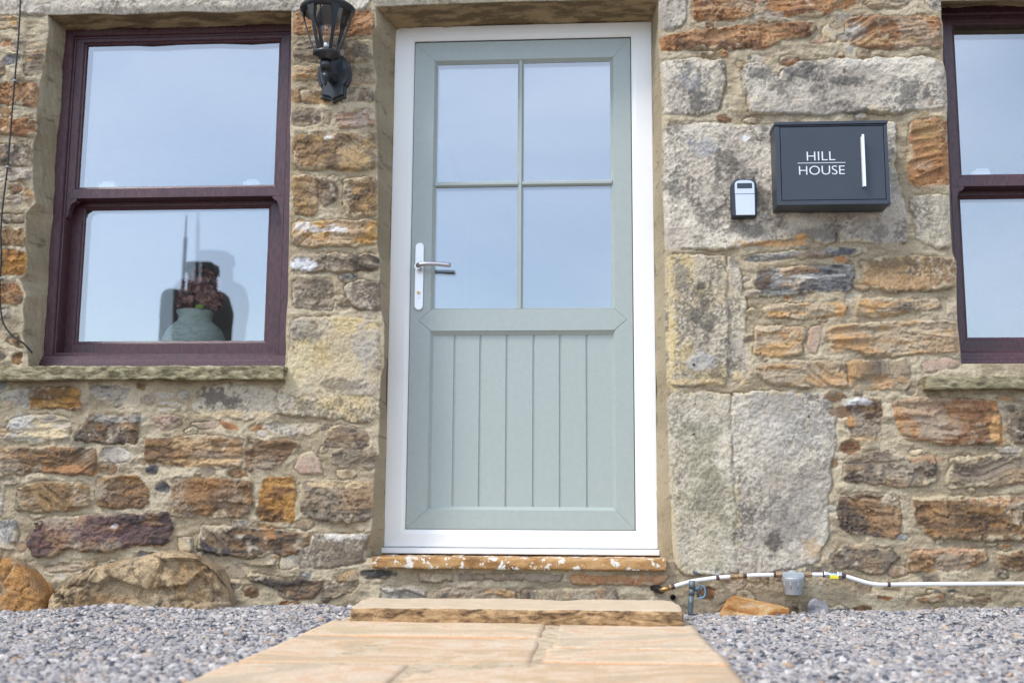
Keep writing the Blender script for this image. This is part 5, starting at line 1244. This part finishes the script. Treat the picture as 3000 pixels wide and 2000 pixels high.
# ================================================================== VASE AND FLOWERS behind the left window
VY = .372
vx = X(571, 950, VY); vz0 = .833; vt = Z(580, 912, VY); vw = (X(661, 985, VY) - X(482, 985, VY)) / 2
rim = (X(635, 915, VY) - X(528, 915, VY)) / 2; hv = vt - vz0
vm = stone_mat('glazed_stoneware', (226, 238, 228), (240, 246, 238), (200, 214, 204), 30, bump=.15); 
mb = MB(); mb.lathe([(0, 0), (vw * .6, 0), (vw * .85, hv * .2), (vw, hv * .42), (vw * .99, hv * .58), (vw * .82, hv * .74), (rim * .90, hv * .85), (rim * .88, hv * .92), (rim, hv * .985), (rim * .99, hv), (rim * .9, hv), (rim * .82, hv * .9), (rim * .8, hv * .5), (0, hv * .4)], (vx, VY, vz0), 40)
vs = mb.build('vase', vm); tag(vs, 'round pale green stoneware vase on the sill behind the left window', 'vase')
fx0, fx1, fz1 = X(508, 870, VY), X(670, 870, VY), Z(590, 802, VY)
rs = random.Random(11)
fl_ = empty('hydrangea', (vx, VY, vt), 'dried purple brown hydrangea heads in the pale green vase', 'flowers')
pm = mat('dried_petals', (234, 176, 160), .7, var=.5, vscale=40, rgb2=(150, 96, 98))
mb = MB()
cxf = (fx0 + fx1) / 2; rx = (fx1 - fx0) / 2 * .95
for hx_, hz_, hr_, ny in ((0, .012 + (fz1 - vt) * .5, 1, 0), (-.45, (fz1 - vt) * .28, .62, .02), (.42, (fz1 - vt) * .28, .62, -.01), (0.05, (fz1 - vt) * .35, .7, -.03)):
    for k in range(150):
        a, e = rs.uniform(0, 6.283), math.asin(rs.uniform(-.75, 1)); rr_ = rx * .78 * hr_ * rs.uniform(.82, 1.02)
        c = Vector((cxf + hx_ * rx + rr_ * math.cos(a) * math.cos(e), VY + ny + rr_ * .8 * math.sin(a) * math.cos(e), vt + hz_ + (fz1 - vt) * .5 * hr_ * math.sin(e)))
        nrm = (c - Vector((cxf + hx_ * rx, VY, vt + hz_))).normalized() + Vector((rs.uniform(-.6, .6), rs.uniform(-.6, .6), rs.uniform(-.6, .6))); nrm.normalize()
        t1 = nrm.cross(Vector((rs.uniform(-1, 1), rs.uniform(-1, 1), rs.uniform(-1, 1)))).normalized(); t2 = nrm.cross(t1); s_ = rs.uniform(.010, .017)
        V = [c - nrm * .004]
        for j in range(7):
            an = 2 * math.pi * j / 7; V.append(c + (t1 * math.cos(an) + t2 * math.sin(an) * .85) * s_ + nrm * rs.uniform(-.004, .008))
        mb.add(V, [(0, 1 + j, 1 + (j + 1) % 7) for j in range(7)], True)
mb.build('flower_head', pm, fl_)
mb = MB()
for dx_, ln_ in ((.02, .03), (.035, .02)):
    c = Vector((vx + dx_, VY - rim * .9, vt + .004)); mb.add([c, c + Vector((ln_, -.01, -.006)), c + Vector((ln_ * .9, -.005, .012)), c + Vector((.004, 0, .010))], [(0, 1, 2, 3)])
mb.build('leaf', mat('green_leaf', (170, 200, 80), .6), fl_)

# ================================================================== BEHIND THE CAMERA (stand-ins added for unidentified dark shapes mirrored in the left window's lower pane)
def mirror(u, v, L, ym=WY + .091):                  # real point whose mirror image shows at this photo pixel, L metres behind the wall
    q = P(u, v, ym + L); return (q[0], ym - L, q[2])
ML = 11.0
a0 = mirror(543, 690, ML); a1 = mirror(531, 622, ML)
lp = empty('standin_post', (a0[0], a0[1], -.045), 'slim dark post added as stand-in for an unidentified pole mirrored in the left window', 'post')  # added stand-in; the pole mirrored in the glass is unidentified
mb = MB(); mb.tube([(a0[0], a0[1], -.045), (a0[0], a0[1], a0[2])], [.035, .028], 12); mb.build('post_shaft', blk, lp)
mb = MB(); mb.tube([(a0[0], a0[1], a0[2] - .05), (a0[0], a0[1], a0[2] + .32)], [.014, .012], 8); mb.build('post_tip', blk, lp)
pg = empty('silhouette_block', (mirror(600, 1500, ML)[0], mirror(600, 900, ML)[1], -.045), 'dark stepped block added to darken the reflection behind the flowers in the left window', 'silhouette stand-in')  # made-up block; its dark reflection lets the flowers show through the glass
block_m = stone_mat('dark_block_stone', (84, 82, 80), (104, 100, 94), (58, 58, 60), 6)
def mx_(u, v): return mirror(u, v, ML)
py_ = mx_(600, 900)[1]
rock('block_cap', mx_(555, 770)[0], mx_(633, 770)[0], py_ - .2, py_ + .2, mx_(590, 800)[2], mx_(590, 766)[2], block_m, pg, r=.03, amp=.02, freq=5, step=.05, seed=41)
rock('block_shaft', mx_(560, 770)[0], mx_(628, 770)[0], py_ - .17, py_ + .17, mx_(590, 890)[2], mx_(590, 798)[2], block_m, pg, r=.03, amp=.03, freq=5, step=.05, seed=42)
rock('block_base', mx_(494, 770)[0], mx_(672, 770)[0], py_ - .3, py_ + .3, -.045, mx_(590, 846)[2], block_m, pg, r=.14, amp=.05, freq=3, step=.08, seed=43)
